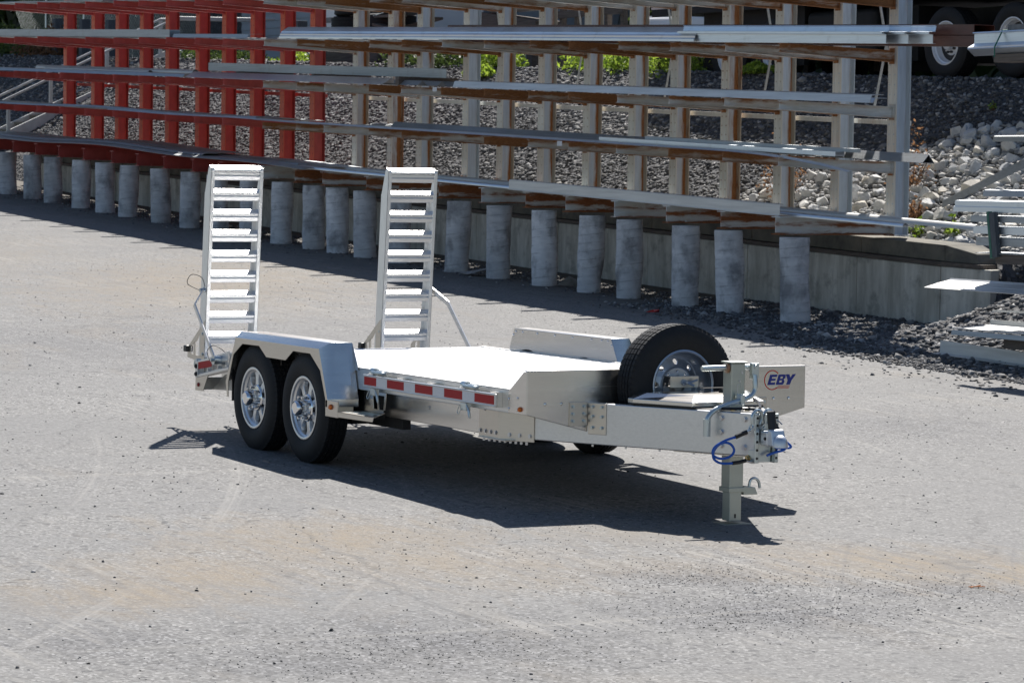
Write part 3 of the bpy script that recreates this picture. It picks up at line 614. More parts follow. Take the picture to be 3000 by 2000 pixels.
# wheels
def tyre_mb(w, Rr, rb, o=(0, 0, 0), ns=62):
    """lathe with ribs; shoulder blocks cut by narrow lateral grooves. Axis -Y (outer face at t=0, body towards t<0)"""
    b = MB(); pr = [(rb, -.012), (rb+.015, .0), (rb+.05, .010), (rb+(Rr-rb)*.5, .016), (Rr-.045, .008), (Rr-.022, -.004), (Rr-.007, -.016)]
    n0 = len(pr); k = 5; ww = w-.032; gr = .007; x = -.016
    rb_w = (ww-gr*(k-1))/k
    tread = []
    for i in range(k):
        tread += [(Rr-(.003 if i in (0, k-1) else 0), x-.0005), (Rr-(.003 if i in (0, k-1) else 0), x-rb_w+.0005)]
        x -= rb_w
        if i < k-1: tread += [(Rr-.009, x), (Rr-.009, x-gr)]; x -= gr
    pr += tread; n1 = len(pr)
    pr += [(Rr-.022, -w+.004), (Rr-.045, -w-.008), (rb+(Rr-rb)*.5, -w-.016), (rb+.05, -w-.01), (rb+.015, -w), (rb, -w+.012)]
    angs = []; 
    for i in range(ns):
        a = 2*math.pi*i/ns; d = 2*math.pi/ns; angs += [a, a+d*.82, a+d*.86, a+d*.96]
    def rf(j, i, r):
        if n0 <= j < n1 and i % 4 in (2, 3) and r > Rr-.006: 
            return r-.006
        if j == n0-1 and i % 4 in (2, 3): return r-.004
        return r
    b.lathe(pr, o, (0, -1, 0), angs=angs, rfun=rf); return b
def ell(cx, cy, r, a0, a1, k): return [(cx+r*math.cos(a0+(a1-a0)*i/k), cy+r*math.sin(a0+(a1-a0)*i/k)) for i in range(k+1)]
def alloy_wheel(parent, ty):
    wl = part('wheel', parent)
    t_o = tyre_mb(.178, .39, .213).build('tyre', 'rubber', wl, True)
    b = MB(); b.lathe([(.224, -.004), (.224, .004), (.214, .006), (.207, .003), (.206, -.012), (.193, -.022), (.188, -.05), (.186, -.15), (.21, -.16)], (0, 0, 0), (0, -1, 0), 64)
    rim = b.build('rim', 'rim', wl, True)
    b = MB(); b.lathe([(.19, -.13), (.05, -.125), (.0001, -.125)], (0, 0, 0), (0, -1, 0), 32); b.cyl((0, .12, 0), (0, .165, 0), .16, 32); b.build('brake_drum', 'dark', wl)
    # seven split spokes: each a tapered bar that widens into the rim, with a raised ridge
    for k in range(7):
        th = 2*math.pi*k/7+ty; c, s_ = math.cos(th), math.sin(th)
        def P(r, u, t): return (c*r-s_*u, -t, s_*r+c*u)
        b = MB()
        rr = [(.06, .030, -.030), (.095, .024, -.028), (.13, .022, -.028), (.165, .026, -.03), (.191, .052, -.032)]
        fr = [P(r, -u, t) for r, u, t in rr]+[P(r, u, t) for r, u, t in reversed(rr)]; bk = [P(r, -u*1.25, t-.03) for r, u, t in rr]+[P(r, u*1.25, t-.03) for r, u, t in reversed(rr)]
        nv = len(fr); m5 = len(rr)
        vs = fr+bk; fs = [(i, nv-1-i, nv-2-i, i+1) for i in range(m5-1)]+[(i, i+1, nv+i+1, nv+i) for i in range(m5-1)]+[(m5+i, m5+i+1, nv+m5+i+1, nv+m5+i) for i in range(m5-1)]
        b.add(vs, [tuple(reversed(f)) for f in fs]); b.build('spoke', 'rim', rim, bev=.003)
    b = MB(); b.lathe([(.098, -.045), (.098, -.024), (.09, -.016), (.06, -.014), (.058, .0), (.055, .055), (.050, .068), (.044, .073), (.041, .070), (.0001, .071)], (0, 0, 0), (0, -1, 0), 40); b.build('hub_cap', 'chrome', wl, True)
    for k in range(8):
        a = 2*math.pi*(k+.5)/8; MB().cyl((.078*math.cos(a), .012, .078*math.sin(a)), (.078*math.cos(a), -.032, .078*math.sin(a)), .0125, 6, .010).build('lug_nut', 'chrome', wl)
    return wl
w0 = alloy_wheel(T, .35); w0.location = (0, -1.233, .41)
w1 = dup(w0, T, (-.875, -1.233, .418)); w1.rotation_euler = (0, .5, 0)
for X, z, r in ((0, .408, .3), (-.875, .416, 1.)):
    k = dup(w0, T, (X, 1.233, z)); k.rotation_euler = (0, r, math.pi)
# spare wheel with deep dish steel rim
SW = part('spare_wheel', T); SW.location = (3.125, -.035, .757); SW.rotation_euler = (0, 0, R(90))
tyre_mb(.195, .385, .213).build('tyre', 'rubber', SW, True)
b = MB(); b.lathe([(.226, -.006), (.226, .002), (.218, .005), (.21, .0), (.205, -.02), (.195, -.035), (.190, -.09), (.176, -.115), (.169, -.118)], (0, 0, 0), (0, -1, 0), 64)
b.lathe([(.176, -.119), (.19, -.2), (.222, -.205)], (0, 0, 0), (0, -1, 0), 64)
def polar_holes(b, r1, r2, nh, frac, z1, z2, flip=1):
    """annulus r1..r2 with nh round-ish holes"""
    K = 16
    for h in range(nh):
        th0 = 2*math.pi*h/nh; vs = []; 
        def pt(u, v): r = r1+(r2-r1)*(v+1)/2; th = th0+u*math.pi/nh; return (r*math.cos(th), -(z1+(z2-z1)*(v+1)/2), r*math.sin(th))
        rm = (r1+r2)/2; au = frac*(r2-r1)/2/(rm*math.pi/nh)
        for i in range(K):
            a = 2*math.pi*(i+.5)/K; c, s_ = math.cos(a), math.sin(a); m_ = 1/max(abs(c), abs(s_)); vs.append(pt(c*m_, s_*m_)); vs.append(pt(c*au, s_*frac)); p3 = pt(c*au, s_*frac); vs.append((p3[0], p3[1]+.012, p3[2]))
        corners = []
        fs = []
        for i in range(K):
            j = (i+1) % K; fs.append((3*i, 3*j, 3*j+1, 3*i+1)); fs.append((3*i+1, 3*j+1, 3*j+2, 3*i+2))
        o = len(vs)
        for (u, v), i in (((1, 1), 1), ((-1, 1), 5), ((-1, -1), 9), ((1, -1), 13)):
            vs.append(pt(u, v)); fs.append((3*i, len(vs)-1, 3*((i+1) % K)))
        b.add(vs, fs)
polar_holes(b, .118, .170, 8, .68, -.085, -.118)
b.lathe([(.118, -.085), (.110, -.075), (.104, -.078)], (0, 0, 0), (0, -1, 0), 48)
polar_holes(b, .070, .104, 8, .5, -.080, -.078)
b.lathe([(.070, -.080), (.062, -.080), (.060, -.095)], (0, 0, 0), (0, -1, 0), 40)
b.build('rim', 'steelrim', SW, True)
b = MB(); b.box((-.10, -.006, -.015), (.11, .0, .058)); b.box((-.10, .0, .052), (.11, .13, .058)); b.box((-.10, 0, -.015), (.11, .13, -.010))
b.build('mounting_bracket', 'alu_plate', SW, bev=.002)
b = MB(); b.cyl((0, .1, .02), (0, -.045, .02), .009, 10); b.tube([(.0, -.03, .02), (.04, -.035, .022), (.08, -.04, .036)], .007, 8); b.tube([(.0, -.03, .02), (.03, -.05, .008), (.045, -.06, .0)], .007, 8); b.cyl((0, -.006, .02), (0, -.016, .02), .02, 12); b.build('clamp_handle', 'steelrim', SW, True)
b = MB(); b.cyl((2.905, 0, .755), (3.03, 0, .755), .05, 16); b.box((2.905, -.06, .60), (2.93, .06, .80)); b.build('spare_mount', 'alu_dark', T)
# storage lid between the tongue beams
b = MB(); bt = [(3.14, -.45), (3.20, -.45), (3.60, -.265), (3.60, .265), (3.20, .45), (3.14, .45)]; tpz = [(3.155, -.37), (3.235, -.37), (3.52, -.20), (3.52, .20), (3.235, .37), (3.155, .37)]
lv = [[(x, y, .660) for x, y in bt], [(x, y, .686) for x, y in bt], [(x, y, .724) for x, y in tpz]]; nb = 6
b.add([v for q in lv for v in q], [(5, 4, 3, 2, 1, 0), (12, 13, 14, 15, 16, 17)]+[(j*nb+i, j*nb+(i+1) % nb, (j+1)*nb+(i+1) % nb, (j+1)*nb+i) for j in (0, 1) for i in range(nb)])
b.build('storage_lid', 'alu', T, bev=.003)
b = MB(); b.prism([(x*.999, y*.985) for x, y in bt], 'z', .648, .661); b.build('lid_seal', 'black', T)
b = MB(); b.box((3.33, .10, .7245), (3.37, .15, .750)); b.box((3.31, -.02, .751), (3.35, .18, .755)); b.build('lid_latch', 'black', T)
# jack
J = part('jack', T)
b = MB(); b.box((3.61, -.05, .14), (3.71, .05, .930)); jt = b.build('outer_tube', 'galv_g', J, bev=.006)
b = MB(); b.box((3.6, -.06, .931), (3.72, .06, .941)); b.build('cap', 'galv_g', J, bev=.002)
b = MB(); b.box((3.6, -.058, .135), (3.72, .058, .165)); b.build('collar', 'galv_g', J, bev=.003)
b = MB(); b.box((3.617, -.043, -.045), (3.703, .043, .14)); it = b.build('inner_tube', 'galv_g', J, bev=.005)
b = MB(); b.box((3.7035, -.008, -.025), (3.7045, .004, .0)); b.build('slot', 'black', it)
b = MB(); b.hexa([(3.58, -.10, -.066), (3.74, -.10, -.068), (3.74, .10, -.070), (3.58, .10, -.068)], [(3.58, -.10, -.056), (3.74, -.10, -.058), (3.74, .10, -.060), (3.58, .10, -.058)]); b.build('foot_plate', 'galv_g', J)
b = MB(); b.hexa([(3.62, .06, .115), (3.70, .06, .115), (3.70, .165, .115), (3.62, .165, .115)], [(3.62, .06, .170), (3.70, .06, .170), (3.70, .145, .160), (3.62, .145, .160)]); b.build('pin_housing', 'galv_g', J, bev=.003)
b = MB(); b.tube([(3.66, .125, .16), (3.66, .135, .20), (3.66, .165, .212), (3.66, .195, .19), (3.66, .205, .15)], .009, 8, 4); b.build('drop_pin', 'galv', J, True)
b = MB(); b.cyl((3.66, -.235, .900), (3.66, .14, .905), .017, 16); b.build('crank_shaft', 'galv', J, True)
b = MB(); b.cyl((3.66, -.062, .9015), (3.66, -.051, .9015), .033, 18); b.build('rusty_bushing', 'rust_heavy', J, True)
b = MB(); b.box((3.70, .085, .835), (3.735, .135, .932)); b.box((3.64, .12, .87), (3.70, .128, .925)); b.cyl((3.735, .11, .91), (3.742, .11, .91), .015, 12); b.build('crank_yoke', 'galv', J, bev=.006)
b = MB(); b.tube([(3.74, .098, .86), (3.75, .098, .80), (3.75, .094, .765), (3.755, .065, .732), (3.76, .01, .712), (3.765, -.07, .695), (3.765, -.15, .672), (3.765, -.21, .648), (3.765, -.248, .61), (3.765, -.258, .57), (3.765, -.258, .51)], .0165, 14, 4); b.build('crank_handle', 'galv', J, True)
b = MB(); b.lathe([(.020, .0), (.023, 0), (.023, .105), (.020, .105), (.020, .0)], (3.765, -.258, .492), (0, 0, 1), 18); b.cyl((3.765, -.258, .50), (3.765, -.258, .502), .02, 14); b.build('crank_sleeve', 'galv', J, True)
b = MB(); b.box((3.728, -.028, .682), (3.790, .002, .745)); b.build('crank_clip', 'galv', J, bev=.006)
b = MB(); b.box((3.7105, .02, .875), (3.713, .026, .885)); b.cyl((3.710, .01, .82), (3.714, .01, .82), .006, 10); b.cyl((3.710, .025, .872), (3.714, .025, .872), .006, 10)
b.tube([(3.712, -.005, .80), (3.712, .02, .802), (3.712, .022, .775)], .0015, 5); b.tube([(3.712, -.006, .80), (3.713, -.006, .715)], .0022, 5); b.build('jack_rivets', 'bolt', J)
# coupler
K = part('coupler', T)
b = MB(); b.box((3.985, -.063, .345), (3.995, .063, .64)); b.box((3.985, -.063, .345), (4.04, -.055, .645)); b.box((3.985, .055, .345), (4.04, .063, .645)); b.box((4.032, -.085, .345), (4.04, -.055, .645)); b.box((4.032, .055, .345), (4.04, .085, .645)); b.box((3.996, -.05, .348), (4.008, .05, .64))
ch = b.build('mounting_channel', 'galv', K, bev=.004)
b = MB()
for z in (.375, .425, .475, .525, .575, .62):
    for y in (-.070, .070): b.cyl((4.0395, y, z), (4.0415, y, z), .0085, 10)
b.build('channel_holes', 'black', ch)['kind'] = 'stuff'
b = MB(); b.hexa([(3.93, -.085, .348), (4.02, -.072, .348), (4.02, -.066, .348), (3.93, -.079, .348)], [(3.93, -.085, .415), (4.02, -.072, .430), (4.02, -.066, .430), (3.93, -.079, .415)]); lug = b.build('chain_lug', 'galv', K, bev=.003)
MB().bolt((3.96, -.082, .372), (0, -1, 0), .014, .012).build('bolt', 'brass', lug)
b = MB(); b.box((4.042, -.052, .455), (4.12, .052, .545)); b.hexa([(4.12, -.052, .455), (4.19, -.052, .455), (4.19, .052, .455), (4.12, .052, .455)], [(4.12, -.052, .558), (4.16, -.045, .556), (4.16, .045, .556), (4.12, .052, .558)])
cb = b.build('coupler_body', 'cast', K, bev=.01, seg=3)
b = MB(); b.lathe([(.048, -.002), (.047, .02), (.041, .045), (.028, .063), (.012, .071), (.0001, .072)], (4.185, 0, .455), (0, 0, 1), 28); b.build('ball_dome', 'cast', K, True)
MB().bolt((4.10, -.052, .50), (0, -1, 0), .008, .004).build('bolt', 'dark', cb)
b = MB(); b.tube([(4.08, -.0, .66), (4.085, 0, .62), (4.095, 0, .58), (4.10, 0, .55)], .027, 10); b.build('latch_grip', 'black', K, True)
b = MB(); b.cyl((4.08, 0, .655), (4.08, 0, .668), .024, 14); b.build('latch_cap', 'chrome', K, True)
for yy, nm in ((-.058, 'shackle'), (.02, 'shackle')):
    b = MB(); b.tube([(4.02, yy-.035, .585), (4.02, yy-.038, .625), (4.02, yy-.022, .655), (4.02, yy, .668), (4.02, yy+.024, .652), (4.02, yy+.032, .615), (4.02, yy+.012, .58)], .0105, 10, 4); b.build('cable_hook', 'galv', K, True)
    b = MB(); b.tube([(4.02+.017*math.cos(a), yy-.045+.008*math.sin(a)-.0, .562+.019*math.sin(a)) for a in np.linspace(0, 2*math.pi, 13)], .005, 8); b.build('link', 'galv', K, True)
def cable(pts, nm): b = MB(); b.tube(pts, .0078, 10, 5); return b.build(nm, 'blue', K, True)
cable([(3.975, -.180, .504), (3.965, -.25, .484), (3.95, -.312, .447), (3.945, -.328, .41), (3.945, -.31, .385), (3.95, -.262, .372), (3.955, -.205, .386), (3.955, -.180, .42), (3.95, -.198, .455), (3.945, -.235, .469), (3.94, -.278, .458), (3.935, -.312, .42), (3.935, -.315, .378), (3.945, -.29, .352), (3.955, -.25, .343), (3.97, -.19, .345)], 'safety_cable')
b = MB(); b.tube([(3.995, -.115, .535), (3.985, -.15, .52), (3.975, -.185, .503)], .0135, 10); b.build('heat_shrink', 'black', K, True)
b = MB(); b.tube([(4.015, -.085, .555), (3.995, -.12, .534)], .008, 8); b.build('wire_eye', 'bolt', K, True)
b = MB(); b.tube([(3.97, -.20, .345), (3.97, -.15, .349), (3.97, -.105, .358)], .0125, 10); b.build('heat_shrink', 'black', K, True)
b = MB(); b.tube([(3.97, -.105, .358), (3.98, -.07, .347), (4.0, -.035, .348)], .007, 8, 3); b.build('wire_eye', 'bolt', K, True)
cable([(4.06, .088, .515), (4.07, .12, .475), (4.08, .148, .447), (4.07, .135, .436), (4.05, .05, .44), (4.06, .12, .427), (4.05, .04, .406), (4.04, .0, .39)], 'safety_cable')
b = MB(); b.tube([(4.03, .05, .60), (4.05, .075, .55), (4.06, .092, .51)], .010, 8); b.build('heat_shrink', 'black', K, True)
b = MB(); b.tube([(4.02, .06, .61), (4.05, .075, .60), (4.07, .09, .58)], .004, 6); b.build('breakaway_pin', 'bolt', K, True)
b = MB(); b.tube([(3.76, -.16, .662), (3.83, -.14, .664), (3.87, -.05, .665), (3.93, .0, .664), (3.985, -.01, .655), (4.0, .02, .62)], .009, 8, 4); b.tube([(3.5, .22, .70), (3.62, .19, .695), (3.76, .13, .672), (3.86, .06, .660)], .009, 8, 4); b.build('wiring_hose', 'black', T, True)
# ramps
def ramp_build(s):
    y0, y1 = (-.982, -.542) if s < 0 else (.542, .982)
    rp = part('loading_ramp', T)
    sh = lambda x, z: x-2.402+.112*(z-.60)/1.5
    for (a, c, inner) in ((y0, y0+.03, 1), (y1-.03, y1, -1)):
        b = MB(); web = a if inner == 1 else c-.006
        prof = [(-.115, .60), (0, .60), (0, 2.094), (-.06, 2.094), (-.115, 1.90)]
        b.hexa([(sh(x, z), web, z) for x, z in prof], [(sh(x, z), web+.006, z) for x, z in prof])
        b.hexa([(sh(-.008, .60), a, .60), (sh(0, .6), a, .60), (sh(0, .6), c, .60), (sh(-.008, .6), c, .60)], [(sh(-.008, 2.094), a, 2.094), (sh(0, 2.094), a, 2.094), (sh(0, 2.094), c, 2.094), (sh(-.008, 2.094), c, 2.094)])
        b.hexa([(sh(-.121, .60), a, .60), (sh(-.115, .6), a, .60), (sh(-.115, .6), c, .60), (sh(-.121, .6), c, .60)], [(sh(-.121, 1.9), a, 1.9), (sh(-.115, 1.9), a, 1.9), (sh(-.115, 1.9), c, 1.9), (sh(-.121, 1.9), c, 1.9)])
        b.build('side_rail', 'alu_ramp', rp, bev=.002)
    z = 2.036; i = 0
    while z > .62:
        b = MB(); X = sh(0, z); ya, yb = y0+.0065, y1-.0065
        def slab(p, q, t): 
            p, q = Vector((p[0], p[1])), Vector((q[0], q[1])); d = (q-p).normalized(); nn = Vector((-d.y, d.x))*t
            L = [p, q, q+nn, p+nn]; b.hexa([(X+v.x, ya, z+v.y) for v in L], [(X+v.x, yb, z+v.y) for v in L])
        slab((-.060, .047), (-.010, .018), .005); slab((-.010, .018), (-.012, .002), .005); slab((-.012, .002), (-.016, -.003), .005); slab((-.016, -.003), (-.009, -.010), .005); slab((-.009, -.010), (-.016, -.036), .005); slab((-.016, -.036), (-.034, -.038), .004)
        b.build('rung', 'alu_ramp', rp); z -= .159; i += 1
    b = MB(); X = sh(0, 2.07); b.hexa([(X-.060, y0+.004, 2.092), (X-.060, y1-.004, 2.092), (X+.004, y1-.004, 2.062), (X+.004, y0+.004, 2.062)], [(X-.060, y0+.004, 2.112), (X-.060, y1-.004, 2.112), (X+.004, y1-.004, 2.078), (X+.004, y0+.004, 2.078)]); b.build('top_cap', 'alu_ramp', rp, bev=.004)
    for y in (y0-.003, y1-.003):
        b = MB(); G = [(-2.40, .902), (-2.735, .676), (-2.735, .60), (-2.40, .575)]
        # gusset plate built as a frame so that its two slots are open
        def pr_(P): b.hexa([(x, y, z) for x, z in P], [(x, y+.006, z) for x, z in P])
        pr_([(-2.735, .60), (-2.40, .575), (-2.40, .62), (-2.735, .635)])
        pr_([(-2.735, .635), (-2.665, .632), (-2.665, .69), (-2.735, .676)]); pr_([(-2.735, .676), (-2.665, .69), (-2.55, .74), (-2.55, .801)])
        pr_([(-2.615, .63), (-2.575, .63), (-2.575, .735), (-2.615, .715)]); pr_([(-2.55, .74), (-2.49, .80), (-2.49, .841), (-2.55, .801)]); pr_([(-2.49, .62), (-2.40, .62), (-2.40, .902), (-2.49, .841)])
        gs = b.build('hinge_gusset', 'alu_plate', rp)
        for z in (.80, .64): MB().bolt((-2.43, y-(.001 if s < 0 else -.006), z), (0, -1, 0), .011, .006).build('bolt', 'galv', gs)
    b = MB(); b.box((-2.76, y0-.03, .645), (-2.70, y0+.03, .695)); b.build('tail_lamp', 'black', rp, bev=.006)
    b = MB(); b.cyl((-2.38, y0, .585), (-2.38, y1, .585), .02, 12); b.box((-2.45, y0+.01, .56), (-2.37, y0+.03, .62)); b.box((-2.45, y1-.03, .56), (-2.37, y1-.01, .62)); b.build('hinge_tube', 'alu', rp)
    return rp
ramp_build(-1); ramp_build(1)
def flatbar(name, pts, wd, th, mat, par):
    b = MB()
    for p, q in zip(pts[:-1], pts[1:]):
        p, q = Vector(p), Vector(q); d = (q-p).normalized(); side = d.cross(Vector((0, 1, 0))).normalized()*wd/2; o = side.cross(d).normalized()*th/2; e = d*wd*.2
        A = [p-e+side+o, p-e-side+o, p-e-side-o, p-e+side-o]; B = [v+(q-p)+2*e for v in A]; b.hexa(A, B)
    return b.build(name, mat, par, bev=.002)
ar = flatbar('ramp_strut', [(-2.38, -1.0, 1.15), (-2.18, -1.16, 1.035), (-1.80, -1.15, .64)], .034, .010, 'alu_x', T)
b = MB(); b.cyl((-1.81, -1.16, .635), (-1.81, -1.05, .635), .036, 16); b.cyl((-1.81, -1.18, .635), (-1.81, -1.16, .635), .012, 8); b.build('pivot', 'galv', ar, True)
b = MB(); b.tube([(-1.85, -1.17, .63), (-1.90, -1.17, .70), (-1.83, -1.15, .745), (-1.74, -1.12, .72), (-1.72, -1.09, .69)], .0028, 6, 5); b.tube([(-2.42, -1.02, 1.14), (-2.47, -1.10, 1.19), (-2.44, -1.08, 1.26), (-2.38, -1.02, 1.24), (-2.36, -1.0, 1.17)], .0028, 6, 5); b.build('lanyard', 'black', ar, True)
b = MB(); b.cyl((-2.39, -1.03, 1.14), (-2.39, -.98, 1.14), .016, 10); b.build('pivot', 'galv', ar, True)
flatbar('ramp_strut', [(-2.40, .995, 1.135), (-2.18, 1.03, 1.035), (-1.84, 1.075, .65)], .040, .012, 'alu_x', T)

# ------------------------------------------------------------------ CANTILEVER RACKS
RX = [-10.81, -12.02, -13.3, -14.59, -15.87, -16.98, -18.27, -19.58, -20.87, -21.98, -23.55, -24.59, -25.9]
DX = [-27.57, -28.81, -30.11, -31.38, -32.62, -34.08, -35.41, -36.69, -38.0, -39.62]
YP = 11.54                                     # front flange of the columns
LV = [2.171, 2.834, 3.51, 4.17, 4.83]          # arm undersides at the column, first column
def rack(name, label, XS, mats, top):
    rk = thing(name, label, 'storage rack', (XS[0], YP, 1.3+rs(XS[0])))
    base = rk.location.copy(); col = None; arm = None; bb_ = None
    mc, mf, me_, ma, mb_ = mats
    for X in XS:
        z0 = rs(X); dx = random.uniform(-.012, .012)
        # column: two flanges and a web, own material slots
        if col is None:
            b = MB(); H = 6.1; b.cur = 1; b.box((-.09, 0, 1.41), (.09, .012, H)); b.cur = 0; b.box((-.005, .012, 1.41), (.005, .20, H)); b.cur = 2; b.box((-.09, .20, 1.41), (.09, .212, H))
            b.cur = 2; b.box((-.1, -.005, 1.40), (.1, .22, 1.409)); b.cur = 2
            for k in range(38):
                for xx in (-.05, .05): b.cyl((xx, -.0005, 1.55+k*.12), (xx, -.003, 1.55+k*.12), .011, 6)
            col = b.build('column', [mc, mf, me_], rk); c = col; base_me = col.data
        else: c = col.copy(); c.data = base_me; COL.objects.link(c); c.parent = rk
        c.location = (X-base.x, YP-base.y, z0-base.z); c.rotation_euler = (0, R(random.uniform(-.35, .35)), 0)
        if name[0] == 'c' and X in (-10.81, -12.02, -21.98):       # three columns kept most of their paint
            me2 = c.data.copy(); me2.materials[0] = M['pale_col']; me2.materials[2] = M['pale_edge']; c.data = me2
        for li, zl in enumerate(LV[:top]):
            if arm is None:
                b = MB(); L = 1.64; r_ = .07
                # tapered channel arm pointing at the yard: deep at the column, shallow at the tip
                for (a0, a1, a2, a3, yy0, yy1) in ((0, .115, r_, .075, -.045, .045),):
                    b.hexa([(-.004, -L, r_), (.004, -L, r_), (.004, 0, 0), (-.004, 0, 0)], [(-.004, -L, r_+.092), (.004, -L, r_+.092), (.004, 0, .125), (-.004, 0, .125)])
                    b.hexa([(-.04, -L, r_-.006), (.04, -L, r_-.006), (.04, 0, -.008), (-.04, 0, -.008)], [(-.04, -L, r_+.0), (.04, -L, r_+.0), (.04, 0, 0), (-.04, 0, 0)])
                    b.hexa([(-.04, -L, r_+.092), (.04, -L, r_+.092), (.04, 0, .125), (-.04, 0, .125)], [(-.04, -L, r_+.099), (.04, -L, r_+.099), (.04, 0, .133), (-.04, 0, .133)])
                b.box((-.05, -.012, -.03), (.05, -.003, .16))
                b.cyl((.01, -L+.07, r_+.05), (-.01, -L+.07, r_+.05), .012, 8); b.cyl((.02, -.03, .10), (-.02, -.03, .10), .014, 8)
                arm = b.build('arm', ma, rk); o = arm
            else: o = arm.copy(); COL.objects.link(o); o.parent = rk
            o.location = (X-base.x+random.uniform(-.02, .02), YP-.004-base.y, zl+z0-base.z+random.uniform(-.012, .012))
        if bb_ is None:
            b = MB(); b.box((-.005, -1.66, .012), (.005, 0, .205)); b.box((-.09, -1.66, 0), (.09, 0, .012)); b.box((-.09, -1.66, .205), (.09, 0, .217)); b.box((-.1, -.012, -.01), (.1, -.003, .25))
            for zz in (.07, .15): b.cyl((.018, -.05, zz), (-.018, -.05, zz), .018, 8)
            b.bolt((.06, -1.4, .012), (0, 0, 1), .015, .02)
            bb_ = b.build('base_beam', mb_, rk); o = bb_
        else: o = bb_.copy(); COL.objects.link(o); o.parent = rk
        o.location = (X-base.x, YP-.004-base.y, 1.408+z0-base.z)
    for i in range(len(XS)-1):                  # ties and cross braces
        Xa, Xb = XS[i], XS[i+1]; za, zb = 2.80+rs(Xa), 2.80+rs(Xb)
        b = MB(); b.hexa([(Xb+.02, 11.80, zb-.06), (Xa-.02, 11.80, za-.06), (Xa-.02, 11.84, za-.06), (Xb+.02, 11.84, zb-.06)], [(Xb+.02, 11.80, zb-.0), (Xa-.02, 11.80, za-.0), (Xa-.02, 11.84, za-.0), (Xb+.02, 11.84, zb-.0)])
        b.box((Xa-.12, 11.77, za-.10), (Xa-.02, 11.80, za+.01)); b.cyl((Xa-.07, 11.76, za-.11), (Xa-.07, 11.76, za-.02), .012, 6)
        o = b.build('tie_bar', me_ if name[0] == 'r' else 'rust_flange', rk, loc=base); o.location = (0, 0, 0)
        if name[0] == 'r' and i % 2 == 1 or name[0] != 'r' and i % 2 == 0:
            Xm = (Xa+Xb)/2; zc = 3.86+rs(Xm); h = 1.0; ww = .30*h
            for sg in (-1, 1):
                b = MB(); p = Vector((Xm-sg*ww*1.0, 11.86+.03*sg, zc-h)); q = Vector((Xm+sg*ww*1.9, 11.86+.03*sg, zc+h*1.9)); d = (q-p).normalized(); sd = Vector((d.z, 0, -d.x))*.022
                b.hexa([p-sd, p+sd, p+sd+Vector((0, .006, 0)), p-sd+Vector((0, .006, 0))], [q-sd, q+sd, q+sd+Vector((0, .006, 0)), q-sd+Vector((0, .006, 0))])
                o = b.build('cross_brace', 'red_paint' if name[0] == 'r' else 'stock_white', rk, loc=base); o.location = (0, 0, 0)
    return rk
rack('cantilever_rack', 'long pale grey cantilever rack streaked with rust, steel columns and arms on concrete piers', RX, ('rust_col', 'rust_flange', 'rust_heavy', 'rust_arm', 'rust_base'), 5)
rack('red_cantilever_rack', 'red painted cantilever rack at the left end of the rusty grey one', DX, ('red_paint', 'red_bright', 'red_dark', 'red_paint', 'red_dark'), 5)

# piers
PX = [-10.51, -11.96, -12.95, -14.31, -15.28, -16.58, -17.87, -19.08, -21.0, -22.2, -23.18, -24.02, -25.23, -26.5, -27.9, -29.05, -30.46, -31.92, -33.16, -34.37, -35.9, -37.06, -38.54, -40.0]
ORD = ['nearest the bare wall at the right', 'leaning, second from the right end', 'third from the right end', 'dark torn, fourth from the right end', 'fifth from the right end', 'sixth from the right end', 'seventh, with a broken lower skin', 'eighth from the right end, right of the inner ramp', 'seen through the inner ramp', 'just left of the inner ramp', 'tenth visible from the right, between the two ramps', 'eleventh visible from the right, between the two ramps', 'just right of the outer ramp', 'seen through the outer ramp', 'just left of the outer ramp', 'second left of the outer ramp', 'third left of the outer ramp', 'smooth pale, fourth left of the outer ramp', 'fifth left of the outer ramp', 'sixth left of the outer ramp', 'fourth from the left edge', 'third from the left edge', 'second from the left edge', 'cut by the left edge of the photo']
for i, X in enumerate(PX):
    rr = random.Random(i*3+1); b = MB(); zb = float(gz(X, 9.95))-.08; zt = 1.405+rs(X); n_ = 40; pr = []
    K2 = 26; lean = rr.uniform(-.07, .07) if i not in (1, 4) else (-.09 if i == 1 else .07)
    ph = rr.uniform(0, 6)
    vs = []
    for j in range(K2+1):
        t = j/K2; z = zb+(zt-.012-zb)*t
        for k in range(n_):
            a = 2*math.pi*k/n_; r_ = .174+.005*math.sin(2*a+ph+t*7)+.005*math.sin(3*a+ph+t*5)+.003*math.sin(7*a+11*t)+rr.uniform(-.002, .002)+(.006 if (int(t*26*7+k*3+i*5) % 97) < 3 else 0)
            if ((z*9.1-a*.32+ph) % 1.0) < .09: r_ -= .004   # spiral seam of the paper form
            if i in (3, 4, 6) and t < .42+.08*math.sin(2*a+ph): r_ -= .012      # form skin torn off below
            if j in (0,): r_ *= 1.06
            vs.append((r_*math.cos(a)+lean*(t-1), r_*math.sin(a), z-zb))
    fs = [(j*n_+k, j*n_+(k+1) % n_, (j+1)*n_+(k+1) % n_, (j+1)*n_+k) for j in range(K2) for k in range(n_)]
    fs.append(tuple(K2*n_+k for k in range(n_))); b.add(vs, fs)
    o = b.build('concrete_pier', 'pier', smooth=True); o.location = (X, 9.95, zb)
    tag(o, 'round concrete pier under the rack, %s' % ORD[i], 'pier', 'concrete piers under the cantilever racks')
